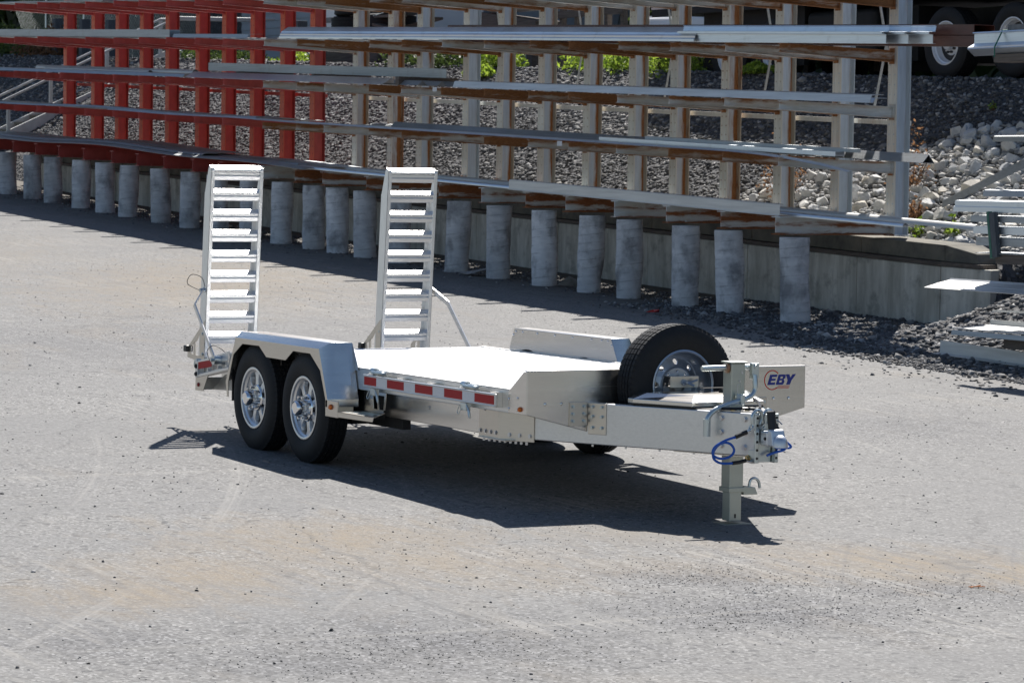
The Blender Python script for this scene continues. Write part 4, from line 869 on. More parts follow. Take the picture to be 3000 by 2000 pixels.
# steel plates between piers and base beams are part of the beams' lower flange; retaining wall
W = thing('retaining_wall', 'stained poured concrete retaining wall behind the piers, with timber strip and kerb', 'wall', (-8.35, 11.3, .3))
wb = W.location.copy()
def wq(name, X0, X1, Y0, Y1, za, zb_, mat, bev=.006):
    """box that follows the slope; X0 right end, X1 left end"""
    b = MB(); f = lambda x, z: z+float(rs(x))
    b.hexa([(X1, Y0, float(gz(X1, 11.3))-.2 if za is None else f(X1, za)), (X0, Y0, float(gz(X0, 11.3))-.2 if za is None else f(X0, za)), (X0, Y1, float(gz(X0, 11.3))-.2 if za is None else f(X0, za)), (X1, Y1, float(gz(X1, 11.3))-.2 if za is None else f(X1, za))],
           [(X1, Y0, f(X1, zb_)), (X0, Y0, f(X0, zb_)), (X0, Y1, f(X0, zb_)), (X1, Y1, f(X1, zb_))])
    o = b.build(name, mat, W, bev=bev, loc=wb); o.location = (0, 0, 0); return o
XW = [-9.45, -11.15, -13.6, -16.1, -18.6, -21.1, -23.6, -26.1, -28.6, -31.1, -33.6, -36.1, -38.6, -41.2]
for a, c in zip(XW[:-1], XW[1:]):
    wq('wall_panel', a-.006, c+.006, 11.30+random.uniform(-.008, .008), 11.62, None, 1.12, 'wall')
    wq('timber_strip', a-.003, c+.003, 11.285, 11.60, 1.125, 1.175, 'wood', .003)
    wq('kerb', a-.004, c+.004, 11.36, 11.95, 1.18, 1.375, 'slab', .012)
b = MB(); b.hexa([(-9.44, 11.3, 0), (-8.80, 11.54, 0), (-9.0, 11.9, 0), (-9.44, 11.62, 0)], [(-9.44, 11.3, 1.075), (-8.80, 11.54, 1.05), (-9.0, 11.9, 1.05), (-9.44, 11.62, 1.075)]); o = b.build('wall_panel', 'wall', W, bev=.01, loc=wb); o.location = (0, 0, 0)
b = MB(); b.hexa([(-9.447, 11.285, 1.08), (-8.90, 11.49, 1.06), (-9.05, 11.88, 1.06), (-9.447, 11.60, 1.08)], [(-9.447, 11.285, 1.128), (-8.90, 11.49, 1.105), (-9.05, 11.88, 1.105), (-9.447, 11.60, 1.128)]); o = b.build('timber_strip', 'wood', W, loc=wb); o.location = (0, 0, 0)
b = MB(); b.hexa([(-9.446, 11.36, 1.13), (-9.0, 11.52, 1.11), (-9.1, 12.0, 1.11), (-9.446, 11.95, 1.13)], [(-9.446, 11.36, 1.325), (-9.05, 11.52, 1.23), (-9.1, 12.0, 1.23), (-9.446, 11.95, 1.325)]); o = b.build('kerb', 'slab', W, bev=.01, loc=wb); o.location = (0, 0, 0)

# ------------------------------------------------------------------ stock on the racks
def stock(name, label, cat, path, X0, X1, Y, z, mat, t=.004, group=None, sag=None, closed=False, nseg=24, parent=None):
    """extrusion lying along the rack: path = cross-section points (dy, dz), z = height at the first column"""
    b = MB(); xs_ = np.linspace(X1, X0, nseg+1); ref = (X0, Y, z+float(rs(X0)))
    def off(x):
        o = float(rs(x))+z; 
        if sag: o += sag(x)
        return o
    segs = list(zip(path[:-1], path[1:]))+([(path[-1], path[0])] if closed else [])
    for p, q in segs:
        d = Vector((q[0]-p[0], q[1]-p[1])).normalized(); nn = Vector((-d.y, d.x))*t
        L = [p, q, (q[0]+nn.x, q[1]+nn.y), (p[0]+nn.x, p[1]+nn.y)]
        vs = []; 
        for x in xs_:
            for (u, v) in L: vs.append((x, Y+u, v+off(x)))
        k = 4; fs = [(i*k+j, (i+1)*k+j, (i+1)*k+(j+1) % k, i*k+(j+1) % k) for i in range(nseg) for j in range(k)]; fs += [(0, 1, 2, 3), (nseg*k+3, nseg*k+2, nseg*k+1, nseg*k)]
        b.add(vs, fs)
    o = b.build(name, mat, parent)
    if parent is None: tag(o, label, cat, group)
    return o
G_ = 'metal lengths stored on the cantilever racks'
L1, L2, L3, L4, L5 = 2.352, 3.010, 3.690, 4.350, 5.01
LB = 1.632
def circ(r, a0=0, a1=360, k=12, cy=0, cz=0): return [(cy+r*math.cos(R(a0+(a1-a0)*i/k)), cz+r*math.sin(R(a0+(a1-a0)*i/k))) for i in range(k+1)]
stock('ribbed_extrusion', 'long bright ribbed aluminium extrusion on the fourth arm row, left of the stepped ones', 'metal length', [(-.02, .0), (-.02, .03), (.0, .045), (-.005, .07), (.02, .09), (.025, .11), (.14, .18), (.26, .185)], -12.82, -25.4, 9.96, L3, 'stock', group=G_)
for k, xe in enumerate((-8.8, -8.52, -8.2)):
    stock('stepped_extrusion', 'bright stepped aluminium extrusion on the fourth arm row, %s of three' % ('front', 'middle', 'rear')[k], 'metal length', [(.035, 0), (.0, .0), (.0, .10), (-.055, .105), (-.055, .12), (.03, .125), (.045, .19), (.03, .20)], xe, -13.2+k*.1, 9.99+k*.105, L3+.004*k, 'stock', t=.006, group=G_)
for k in range(2):
    stock('brown_steel_tube', 'brown rectangular steel tube, %s of the stacked pair sticking out before the truck' % ('lower', 'upper')[k], 'steel tube', [(0, 0), (.27, 0), (.27, .108), (0, .108)], -7.66, -20.3, 10.36, L3-.01+k*.118, 'browntube', t=-.008, group=G_, closed=True)
stock('tall_channel', 'grey channel on edge above the third arm row, crossing from red to rusty rack', 'metal length', [(.05, 0), (0, 0), (0, .13), (.05, .13)], -20.5, -29.5, 10.45, L2+.13, 'stock_dull', group=G_)
for X, q in ((-21.5, 'right'), (-24.5, 'middle'), (-27.5, 'left')):
    b = MB(); b.box((X, 10.1, L2+rs(X)), (X+.12, 11.1, L2+rs(X)+.125)); tag(b.build('timber_spacer', 'wood'), 'dark timber spacer under the tall grey channel on the third arm row, %s one' % q, 'timber')
stock('flat_angle', 'silver angle lying flat on the third arm row with sunlit patches', 'metal length', [(-.03, 0), (.16, .10), (.2, .0)], -21.6, -29.3, 9.95, L2, 'stock', group=G_)
for k in range(3):
    stock('short_angle', 'dark angle end jutting past the tall channel, %s of three' % ('front', 'middle', 'rear')[k], 'metal length', [(-.0, 0), (.08, .07), (.16, 0)], -20.8+k*.35, -24.0, 10.12+k*.15, L2+.005, 'stock_dull', group=G_)
stock('long_angle', 'long grey angle on the third arm row ending at the last rusty column', 'metal length', [(-.03, .0), (.0, .085), (.16, .095)], -9.05, -19.35, 9.99, L2, 'stock_white', group=G_, t=.006)
stock('long_angle', 'second grey angle behind the long one on the third arm row', 'metal length', [(-.03, .0), (.0, .05), (.16, .055)], -9.35, -18.9, 10.25, L2, 'stock', group=G_, t=.006)
for k in range(7):
    xe = -9.4-.12*k-(k % 3)*.15
    stock('thin_strip', 'thin galvanised strip of the drooping bundle on the second arm row', 'metal strip', [(0, 0), (.012, .010), (.045, .012)], xe, -26.4+.5*(k % 4), 9.93+.022*k, L1+.003+.006*(k % 3), 'stock', t=.003, group='drooping thin strips on the second arm row', sag=lambda x, k=k: -.016*max(0, x+12.2)**2.0*1.15-.002*k*max(0, x+12.2), nseg=40)
stock('hollow_triangle_profile', 'grey profile with triangular open end on the second arm row', 'metal length', [(0, 0), (.17, 0), (.09, .10)], -8.57, -22.2, 10.36, L1, 'stock_dull', t=.005, group=G_, closed=True)
stock('flat_channel', 'bright narrow channel resting above the strips on the second arm row', 'metal length', [(.0, .0), (.0, .05), (.12, .055), (.12, .0)], -10.0, -15.5, 10.16, L1+.02, 'stock', group=G_)
stock('flat_channel', 'shorter dull channel beside the bright one on the second arm row', 'metal length', [(.0, .0), (.0, .04), (.1, .04)], -9.65, -14.5, 10.27, L1+.075, 'stock_dull', group=G_)
stock('half_round_trim', 'long half round metal trim on the base beams reaching past the rack end', 'metal length', circ(.055, -10, 190, 10), -7.86, -26.5, 10.62, LB+.012, 'stock_white', group=G_, nseg=30)
stock('half_round_trim', 'shorter half round trim on the front of the base beams ending at the last column', 'metal length', circ(.04, -10, 190, 10), -8.45, -25.6, 10.06, LB+.008, 'stock', group=G_, nseg=30)
stock('flanged_channel', 'pale galvanised channel on edge across the piers at the beam ends', 'metal length', [(-.03, 0), (.0, 0), (.0, .13), (.05, .135)], -10.75, -17.5, 9.90, LB, 'stock_white', t=.008, group=G_)
stock('pale_tube', 'slim pale tube behind the flanged channel on the base beams', 'metal length', circ(.025, 0, 360, 10), -14.6, -18.9, 10.2, LB+.03, 'stock_white', group=G_)
wv = lambda x: .02*math.sin(x*.9)+.03*math.sin(x*.33)
stock('wide_sheet', 'wide wavy metal sheet drooping over the red base beams', 'metal sheet', [(-.10, .0), (.0, .03), (.3, .035), (.34, .05), (.65, .045), (1.0, .04)], -24.2, -45, 9.95, LB+.03, 'stock_dull', t=.006, group=G_, sag=wv, nseg=70)
stock('wide_sheet', 'second ribbed metal sheet lying on the first over the red base beams', 'metal sheet', [(-.04, .0), (.02, .03), (.25, .03), (.28, .045), (.9, .045)], -28.6, -45, 10.0, LB+.075, 'stock_dull', t=.006, group=G_, sag=wv, nseg=60)
for k in range(6):
    stock('angle_end', 'dark angle offcut, one of the row at the right end of the wide sheets', 'metal length', [(0, 0), (.06, .06), (.12, 0)], -24.9-.0*k, -26.4, 10.02+.16*k, LB+.005, 'stock_dull', group='angle offcuts at the end of the wide sheets', t=.004, nseg=2)
stock('box_channel', 'grey channel with open end on the fourth arm row of the red rack', 'metal length', [(.0, .14), (.0, .0), (.2, .0), (.2, .14)], -30.25, -45, 10.02, L3+.0, 'stock_dull', t=.005, group=G_)
stock('low_angle', 'low grey angle beside the open channel on the fourth arm row of the red rack', 'metal length', [(-.02, .0), (.0, .06), (.25, .07)], -26.75, -30.0, 10.0, L3, 'stock_dull', group=G_)
stock('flat_channel', 'long flat grey channel on the third arm row of the red rack', 'metal length', [(-.04, .0), (.0, .05), (.22, .06), (.24, .0)], -29.4, -45, 9.97, L2, 'stock_dull', group=G_)
for k, (r_, xa, xb, y_) in enumerate(((.062, -30.2, -38.3, 10.5), (.045, -31.9, -37.4, 10.33))):
    stock('round_pipe', '%s tan round pipe on the third arm row of the red rack' % ('larger', 'smaller')[k], 'pipe', circ(r_, 0, 360, 14), xa, xb, y_, L2+r_+.012, 'stock_white', t=.004, group=G_)
stock('warped_board', 'long warped grey strip on the second arm row of the red rack', 'metal length', [(-.03, .0), (.0, .03), (.2, .035)], -26.3, -40, 9.97, L1, 'stock_dull', group=G_, sag=lambda x: .02*math.sin(x*.7)+.02)
stock('warped_board', 'thin warped strip under the longer one on the second arm row', 'metal length', [(-.03, .0), (.0, .02), (.15, .02)], -23.8, -33, 9.95, L1, 'stock', group=G_, sag=lambda x: .008*math.sin(x*1.1)+.005)
for nm, X0, X1, z, y0, wd, lb in (('shade_panel', -9.2, -22.0, L4, 10.15, 1.0, 'metal panels added for shade on the fifth arm row of the rusty rack'), ('shade_panel', -22.6, -33, L4, 10.1, 1.1, 'metal panels added for shade on the fifth arm row over the rack joint'), ('shade_panel', -33.6, -45, L4, 10.05, 1.1, 'metal panels added for shade on the fifth arm row of the red rack'), ('shade_panel', -10.5, -24, L5, 10.35, .9, 'metal panels added for shade on the topmost arm row of the rusty rack'), ('shade_panel', -25, -44, L5, 10.4, .9, 'metal panels added for shade on the topmost arm row of the red rack')):
    stock(nm, lb, 'metal sheet', [(0, 0), (wd*.3, 0), (wd*.34, .03), (wd*.6, .03), (wd*.64, 0), (wd, 0)], X0, X1, y0, z, 'stock_dull', t=.02, group='panels added for shade on the upper arm rows', nseg=8)  # upper loads added to cast the racks' shade

for nm, X0, X1, z, y0, wd, lb in (('shade_sheet', -11.3, -19.0, L2, 10.62, .8, 'hidden sheets added for shade behind the angles on the third arm row, right half'), ('shade_sheet', -24.4, -44, L2, 10.75, .7, 'hidden sheets added for shade behind the pipes on the third arm row of the red rack'), ('shade_sheet', -12.3, -24, L1, 10.65, .8, 'hidden sheets added for shade behind the bright channel on the second arm row'), ('shade_sheet', -26.8, -42, L1, 10.3, 1.1, 'hidden sheets added for shade behind the warped strip on the second arm row'), ('shade_sheet', -13.2, -30, L3, 10.7, .75, 'hidden sheets added for shade behind the brown tubes on the fourth arm row'), ('shade_sheet', -31, -45, L3, 10.5, .95, 'hidden sheets added for shade behind the open channel on the fourth arm row')):
    stock(nm, lb, 'metal sheet', [(0, 0), (wd*.3, 0), (wd*.34, .02), (wd*.6, .02), (wd*.64, 0), (wd, 0)], X0, X1, y0, z, 'stock_dull', t=.015, group='hidden sheets added for shade deep on the arm rows', nseg=8)  # added behind the front loads to shade the base beams and yard
for X, z, q in ((-19.9, L2, 'third'), (-16.2, L1, 'second')):
    b = MB(); b.box((X-.002, 9.915, z-.075+rs(X)), (X+.13, 9.9165, z-.01+rs(X))); b.build('tag', 'paper', bpy.data.objects['cantilever_rack']); bpy.data.objects['tag' if q == 'third' else 'tag.001'].location = -bpy.data.objects['cantilever_rack'].location
# ------------------------------------------------------------------ third rack whose stock enters at the right edge
RK = thing('steel_rack', 'grey steel rack just right of the view holding bundles whose ends show', 'storage rack', (-2.2, 10.6, .3))
rb = RK.location.copy()
for X in (-1.6, -3.1):
    b = MB(); b.box((X-.08, 10.9, float(bankz(X, 10.9))-.3), (X+.08, 11.1, 4.2)); o = b.build('column', 'rust_col', RK, loc=rb); o.location = (0, 0, 0)
    for z in (3.22, 1.22, .84): b = MB(); b.box((X-.05, 8.7, z), (X+.05, 10.897, z+.1)); o = b.build('arm', 'rust_arm', RK, loc=rb); o.location = (0, 0, 0)
def rstock(name, label, path, X0, Y, z, mat, t=.005, X1=-1.0, slope=0., g='bundled metal at the right edge', yaw=0.):
    b = MB()
    for p, q in zip(path[:-1], path[1:]):
        d = Vector((q[0]-p[0], q[1]-p[1])).normalized(); nn = Vector((-d.y, d.x))*t; L = [p, q, (q[0]+nn.x, q[1]+nn.y), (p[0]+nn.x, p[1]+nn.y)]
        b.hexa([(X0, Y+u, z+v) for u, v in L], [(X1, Y+u+yaw, z+v+slope*(X1-X0)) for u, v in L])
    return tag(b.build(name, mat), label, 'metal length', g)
rstock('stepped_extrusion', 'bright deep extrusion bundle strapped in green at the upper right', [(.0, 0), (-.09, .07), (.0, .115), (.0, .22), (-.03, .235)], -5.72, 8.9, 3.36, 'stock', t=.01)
b = MB()
for (x, y) in ((-5.25, 8.80),): b.tube([(x, y-.01, 3.33), (x, y-.01, 3.43), (x, y+.085, 3.60), (x, y+.2, 3.61)], .008, 6)
tag(b.build('green_strap', 'green_strap'), 'green strap round the bright bundle at the upper right', 'strap')
b = MB(); b.box((-5.35, 8.86, 3.28), (-1.2, 9.1, 3.358)); tag(b.build('timber_bearer', 'wood'), 'dark timber bearer under the strapped bright bundle at the upper right', 'timber')
b = MB(); b.box((-5.25, 8.95, 3.60), (-4.3, 9.1, 3.66)); tag(b.build('timber_block', 'greywood'), 'grey timber offcut lying on the strapped bright bundle', 'timber')
yb = 9.0
for k, (z, x0, lb, mt_, pth) in enumerate([(1.76, -6.15, 'top silver extrusion of the strapped stack at the right edge', 'stock', [(0, 0), (.0, .05), (.02, .055), (.02, .11), (.16, .12)]),
        (1.66, -5.85, 'thin grey extrusion second from the top of the right hand stack', 'stock_dull', [(0, 0), (0, .06), (.2, .065)]),
        (1.54, -5.8, 'third extrusion from the top of the right hand stack', 'stock', [(0, 0), (.0, .07), (.2, .075)]), (1.42, -5.75, 'fourth extrusion down in the right hand stack', 'stock_dull', [(0, 0), (0, .08), (.2, .085)]),
        (1.34, -5.7, 'lowest flat bar of the right hand stack', 'stock_dull', [(-.05, 0), (.25, .01)])]):
    rstock('stacked_extrusion', lb, pth, x0, yb, z, mt_)
b = MB(); b.box((-5.42, 8.93, 1.30), (-5.34, 8.985, 1.76), Matrix.Rotation(R(-10), 3, 'Y'), (-5.4, 8.95, 1.5)); b.cur = 1; b.box((-5.46, 8.93, 1.30), (-5.425, 8.98, 1.78), Matrix.Rotation(R(-10), 3, 'Y'), (-5.4, 8.95, 1.5))
tag(b.build('stack_stake', ['greywood', 'green_strap']), 'tilted grey stake with green strap holding the right hand stack', 'stake')
b = MB(); b.box((-5.4, 8.98, 1.24), (-1.2, 9.3, 1.335)); tag(b.build('timber_bearer', 'wood'), 'timber bearer under the right hand stack of extrusions', 'timber')
rstock('roofing_sheet', 'wide white ribbed panel pointing left above the dark gravel', [(-.22, .0), (-.08, .035), (-.075, .04), (.1, .075), (.12, .095)], -6.2, 8.9, .965, 'stock_white', slope=-.004, t=.006)
rstock('thin_rod', 'thin pale rod just above the gravel at the right edge', [(0, 0), (.02, .0), (.02, .02)], -5.6, 9.1, .74, 'stock_white', slope=.02)
b = MB(); b.box((-5.0, 8.8, .40), (-1.3, 9.2, .50)); b.box((-5.3, 8.75, .5), (-1.3, 9.3, .505)); tag(b.build('dunnage', 'wood'), 'dark timber dunnage beneath the pale plate at the lower right', 'timber')
rstock('pale_plate', 'pale plate on timber near the ground at the lower right', [(-.25, .0), (.25, .03), (.25, .09)], -5.8, 9.0, .56, 'stock_white', t=.008)
rstock('pale_plate', 'grey flange below the pale plate at the lower right', [(-.27, -.06), (-.26, -.01)], -5.75, 8.98, .56, 'stock_dull', t=.008)
rstock('floor_angle', 'long aluminium angle lying on the yard at the edge of the gravel', [(-.07, .0), (.03, .01), (.035, .14)], -6.3, 8.95, .27, 'stock_white', t=.006, X1=-.5, slope=-.022, yaw=-.35)
b = MB(); p, q = Vector((-11.2, 12.6, 1.74)), Vector((-8.9, 12.2, 2.29)); b.hexa([p, p+Vector((0, .02, .01)), p+Vector((0, .03, .09)), p+Vector((0, .01, .09))], [q, q+Vector((0, .02, .01)), q+Vector((0, .03, .12)), q+Vector((0, .01, .12))]); tag(b.build('leaning_bar', 'stock_dull'), 'dull metal bar leaning up over the pale rocks', 'metal length')
rstock('loose_profile', 'silver profile lying on the pale rocks, uppermost at the right', [(0, 0), (.01, .06), (.06, .07)], -10.2, 12.6, 2.56, 'stock_dull', X1=-5, slope=.0)
rstock('loose_profile', 'bluish profile lying low across the pale rocks at the right', [(0, 0), (.02, .07), (.1, .08)], -9.85, 12.2, 1.90, 'stock', X1=-5, slope=.0)

# ------------------------------------------------------------------ stones
def ico(sub):
    import bmesh
    bm = bmesh.new(); bmesh.ops.create_icosphere(bm, subdivisions=sub, radius=1); V = np.array([v.co[:] for v in bm.verts]); F = np.array([[v.index for v in f.verts] for f in bm.faces]); bm.free(); return V, F
def scatter(name, pts, sizes, mat, sub=1, squash=.65):
    V0, F0 = ico(sub); n = len(pts); var = []
    for k in range(12):
        W_ = V0*(1+RNG.uniform(-.28, .28, (len(V0), 1))); 
        for _ in range(3):
            d = RNG.normal(size=3); d /= np.linalg.norm(d); c = RNG.uniform(.45, .7); pd = W_ @ d; W_ = W_-np.outer(np.clip(pd-c, 0, None), d)
        var.append(W_)
    var = np.array(var); k = RNG.integers(0, 12, n); th = RNG.uniform(0, 2*math.pi, n); sc = sizes[:, None]*RNG.uniform(.7, 1.35, (n, 3)); sc[:, 2] *= squash
    W_ = var[k]*sc[:, None, :]; tl = RNG.uniform(-.5, .5, n)
    ct, st = np.cos(tl)[:, None], np.sin(tl)[:, None]; y = W_[..., 1]*ct-W_[..., 2]*st; z = W_[..., 1]*st+W_[..., 2]*ct
    c, s_ = np.cos(th)[:, None], np.sin(th)[:, None]; x2 = W_[..., 0]*c-y*s_; y2 = W_[..., 0]*s_+y*c
    V = np.stack([x2, y2, z], -1)+pts[:, None, :]; F = (F0[None]+np.arange(n)[:, None, None]*len(V0)).reshape(-1, 3)
    return mesh_np(name, V.reshape(-1, 3), F, mat, 'stuff')
def bankpts(n, x0, x1, y0, y1, lift=0):
    # denser near the camera end
    X = x1-(x1-x0)*RNG.random(n)**1.25; Y = RNG.uniform(y0, y1, n); Z = bankz(X, Y)+lift; return np.stack([X, Y, Z], 1)
P_ = bankpts(72000, -64, -8.4, 11.95, 15.95); sz = RNG.uniform(.016, .042, len(P_)); sz[RNG.random(len(P_)) < .07] *= 1.7
tag(scatter('dark_gravel', P_, sz, 'gravel'), 'dark crushed stone covering the bank behind the racks', 'gravel')
P_ = bankpts(4500, -30, -14, 12, 15.2); msk = (np.sin(P_[:, 0]*.55+1)+np.sin(P_[:, 1]*1.3)) > .1; P_ = P_[msk]; sz = RNG.uniform(.035, .075, len(P_))
tag(scatter('coarse_stone', P_, sz, 'midstone'), 'coarser grey stones mixed into the dark bank behind the rusty rack', 'gravel')
X = RNG.uniform(-8.3, 1.5, 26000); Y = RNG.uniform(8.2, 16, 26000); k = Y > 9.3-.22*np.clip(X+8, 0, 30)-.5*RNG.random(26000); k &= ~((X < -8.25) & (Y < 12)); X, Y = X[k], Y[k]
P_ = np.stack([X, Y, np.maximum(bankz(X, Y), gz(X, Y)+.005)], 1)
tag(scatter('toe_gravel', P_, RNG.uniform(.02, .06, len(P_)), 'gravel'), 'dark crushed stone spilling from the wall end towards the yard', 'gravel')
# loose stones strewn over the yard, thick beside the wall and thin elsewhere
n = 9000; X = RNG.uniform(-14, -1.5, n); Y = RNG.uniform(6.8, 11.2, n); keep = RNG.random(n) < np.clip((Y-7.2+.22*(X+8))/2.6, 0, 1)**2; X, Y = X[keep], Y[keep]
X2 = RNG.uniform(-45, -12, 7000); Y2 = 10.9-np.abs(RNG.normal(0, .55, 7000)); X3 = RNG.uniform(-22, 12, 5200); Y3 = RNG.uniform(-9, 8.5, 5200)
grit = [(6.91, -3.59, .5, 500), (6.71, -1.74, .45, 800), (5.52, -1.4, .4, 500), (6.35, -.41, .4, 450), (7.28, -4.38, .5, 300), (5.9, -1.0, .6, 400), (3.3, -.9, .5, 250), (4.2, -2.0, .8, 350)]
Xg = np.concatenate([RNG.normal(c[0], c[2]*.7, c[3]) for c in grit]); Yg = np.concatenate([RNG.normal(c[1], c[2], c[3]) for c in grit])
tag(scatter('dark_grit', np.stack([Xg, Yg, gz(Xg, Yg)+.001], 1), RNG.uniform(.0018, .0055, len(Xg)), 'gravel'), 'patches of fine dark grit on the asphalt in the foreground', 'grit')
Xa = np.concatenate([X, X2, X3]); Ya = np.concatenate([Y, Y2, Y3]); P_ = np.stack([Xa, Ya, gz(Xa, Ya)+.002], 1)
sz = np.concatenate([RNG.uniform(.008, .030, len(X)), RNG.uniform(.008, .024, len(X2)), RNG.uniform(.003, .009, len(X3))*(1+(RNG.random(len(X3))<.06)*.9)])
tag(scatter('loose_stones', P_, sz, 'gravel'), 'loose dark stones strewn on the asphalt and along the piers', 'gravel')
n = 22000; X = RNG.uniform(-13.5, -3, n); Y = RNG.uniform(7.9, 11.25, n); lim = 9.0-.30*np.clip(X+10, 0, 9)+.12*np.clip(-10-X, 0, 9); keep = RNG.random(n) < np.clip((Y-lim+.5)/1.3, 0, 1)**1.6; X, Y = X[keep], Y[keep]
tag(scatter('gravel_apron', np.stack([X, Y, gz(X, Y)+.004], 1), RNG.uniform(.010, .034, len(X))*(1+(RNG.random(len(X)) < .04)*1.2), 'gravel'), 'dark gravel spread flat over the yard in front of the bare wall end', 'gravel')
# pale rip-rap
RP = thing('riprap_pile', 'pile of pale limestone blocks on the slope right of the last rusty column', 'rock pile', (-8, 12.5, 1.5))
rocks = []; V0, F0 = ico(3)
for k in range(10):
    W_ = V0.copy()*np.array([1, .8, .62])
    for _ in range(17):
        d = RNG.normal(size=3); d /= np.linalg.norm(d); c = RNG.uniform(.36, .62); W_ = W_-np.outer(np.clip(W_ @ d-c, 0, None), d)
    W_ *= 1.3; W_ += RNG.normal(0, .006, W_.shape)
    me = bpy.data.meshes.new('stone'); me.from_pydata(W_.tolist(), [], F0.tolist()); me.materials.append(M['rock']); rocks.append(me)
cnt = 0; placed = []
while cnt < 292:
    X = RNG.uniform(-15.7, -9.2); Y = RNG.uniform(12.15, 15.2)
    up = 13.0+.52*max(0, X+15.3)+.2*math.sin(X*2.3)-.35
    if Y > min(up+.4, 15.2) or (X > WALL_END and Y < 11.9): 
        continue
    r_ = RNG.uniform(.07, .14)*(1 if RNG.random() < .85 else 1.35)
    if any((X-a)**2+(Y-c)**2 < (.55*(r_+q))**2 for a, c, q in placed): 
        if RNG.random() < .93: continue
    placed.append((X, Y, r_)); o = bpy.data.objects.new('stone', rocks[cnt % 10]); COL.objects.link(o); o.parent = RP
    o.location = Vector((X, Y, float(bankz(np.float64(X), np.float64(Y)))+r_*.35))-RP.location; o.scale = (r_, r_, r_); o.rotation_euler = (RNG.uniform(-.6, .6)+.3, RNG.uniform(-.5, .5), RNG.uniform(0, 6.28)); cnt += 1

X = RNG.uniform(-16, -9, 5200); Y = RNG.uniform(12.1, 15.1, 5200); k = Y < 13.0+.52*np.clip(X+15.3, 0, 9)+.1; X, Y = X[k], Y[k]
tag(scatter('small_pale_stone', np.stack([X, Y, bankz(X, Y)+.03], 1), RNG.uniform(.03, .06, len(X)), 'palestone'), 'smaller pale stones filling the gaps of the limestone pile', 'gravel')
# ------------------------------------------------------------------ plants
def bush(name, label, loc, rx, ry, rz, n, mat, leaf=.05, stems=True, group=None, cat='shrub'):
    t = thing(name, label, cat, loc, group)
    u = RNG.normal(size=(n, 3)); u /= np.linalg.norm(u, axis=1)[:, None]; r_ = RNG.random(n)**.45; lob = 1+.3*np.sin(u[:, 0]*5+loc[0])*np.cos(u[:, 1]*4+loc[1])
    P0 = u*(r_*lob)[:, None]*np.array([rx, ry, rz]); P0[:, 2] = np.abs(P0[:, 2])+.02
    s_ = RNG.uniform(.6, 1.3, n)*leaf; a = RNG.normal(size=(n, 3)); a /= np.linalg.norm(a, axis=1)[:, None]; c = RNG.normal(size=(n, 3)); c -= a*(a*c).sum(1)[:, None]; c /= np.linalg.norm(c, axis=1)[:, None]
    V = np.stack([P0-a*s_[:, None], P0+c*s_[:, None]*.45, P0+a*s_[:, None], P0-c*s_[:, None]*.45], 1).reshape(-1, 3); F = np.arange(4*n).reshape(n, 4)
    o = mesh_np('foliage', V, F, mat, 'stuff'); o.parent = t
    b = MB()
    for i in range(9): 
        p = Vector(P0[i*7 % n]); b.tube([(0.02*i-.08, 0, -.05), p*.5+Vector((0, 0, .02)), p], .006, 5)
    k = b.build('stems', 'twig'); k.parent = t; return t
def bk(X, Y): return float(bankz(np.float64(X), np.float64(Y))) if Y < 15.9 else float(upz(np.float64(X), np.float64(Y)))
for i, (X, Y, rx, rz, lf, lb) in enumerate([(-25.9, 15.95, .95, .62, 'leaf', 'bright green low shrub at the bank top, left of the white cap'), (-24.5, 15.95, .75, .62, 'leaf', 'bright green shrub at the bank top in front of the white cap'), (-22.9, 15.9, .95, .66, 'leaf', 'bright green shrub at the bank top left of the truck'), (-28.9, 15.85, .8, .5, 'leaf', 'yellow green shrub at the bank top beside a grey post'), (-30.9, 15.9, .9, .55, 'leaf_dark', 'dark green weeds at the bank top behind the rusty columns'), (-32.8, 16.0, 1.0, .6, 'leaf_dark', 'dark shrub at the bank top behind the inner columns'), (-20.3, 15.75, .5, .14, 'leaf', 'small patch of bright grass beneath the truck'), (-38.5, 16.2, .8, .35, 'leaf', 'low green weeds below the white van'), (-41.0, 16.2, .9, .4, 'leaf_dark', 'dark weeds at the bank top behind the red columns'), (-43.6, 16.3, 1.2, .5, 'leaf_dark', 'dark grass at the bank top below the grey siding'), (-28.6, 15.3, .5, .18, 'leaf', 'small sprig of green growing among the stones of the bank')]):
    bush('shrub', lb, (X, Y, bk(X, Y)), rx, rx*.5, rz, 1500, lf, .045)
bush('ivy_mound', 'sunlit mound of ivy over stones at the upper left', (-56.6, 16.6, bk(-56.6, 16.6)-.1), 2.2, 1.2, .8, 5200, 'ivy', .06)
bush('ivy_mound', 'brownish ivy mound right of the green one at the upper left', (-53.6, 16.5, bk(-53.6, 16.5)-.1), 1.3, .9, .8, 3200, 'leaf_dry', .06)
for (X, Y, r_, h, lb) in ((-15.0, 12.75, .38, .75, 'dry brown brush growing beside the pale rocks left of the last columns'), (-12.5, 13.1, .3, .8, 'thin dry brown weed in the pale rocks right of the last column'), (-11.6, 12.5, .16, .3, 'tuft of rusty dry leaves low among the pale rocks'), (-18.4, 12.4, .2, .2, 'small rusty tuft in the dark gravel behind the columns')):
    bush('dry_weed', lb, (X, Y, bk(X, Y)), r_, r_, h, 420, 'leaf_dry', .028)
for (X, Y, lb) in ((-10.6, 12.35, 'yellow green weed by the end of the kerb'), (-11.2, 12.25, 'smaller green weed at the kerb end'), (-13.2, 14.9, 'single bright grass tuft in the dark gravel by the truck')):
    k_ = .45 if Y > 14 else 1; bush('green_weed', lb, (X, Y, bk(X, Y)), .12*k_, .12*k_, .24*k_, 60, 'leaf', .05*k_)

# ------------------------------------------------------------------ behind the bank
def zt(X, Y): return float(upz(np.float64(X), np.float64(Y)))
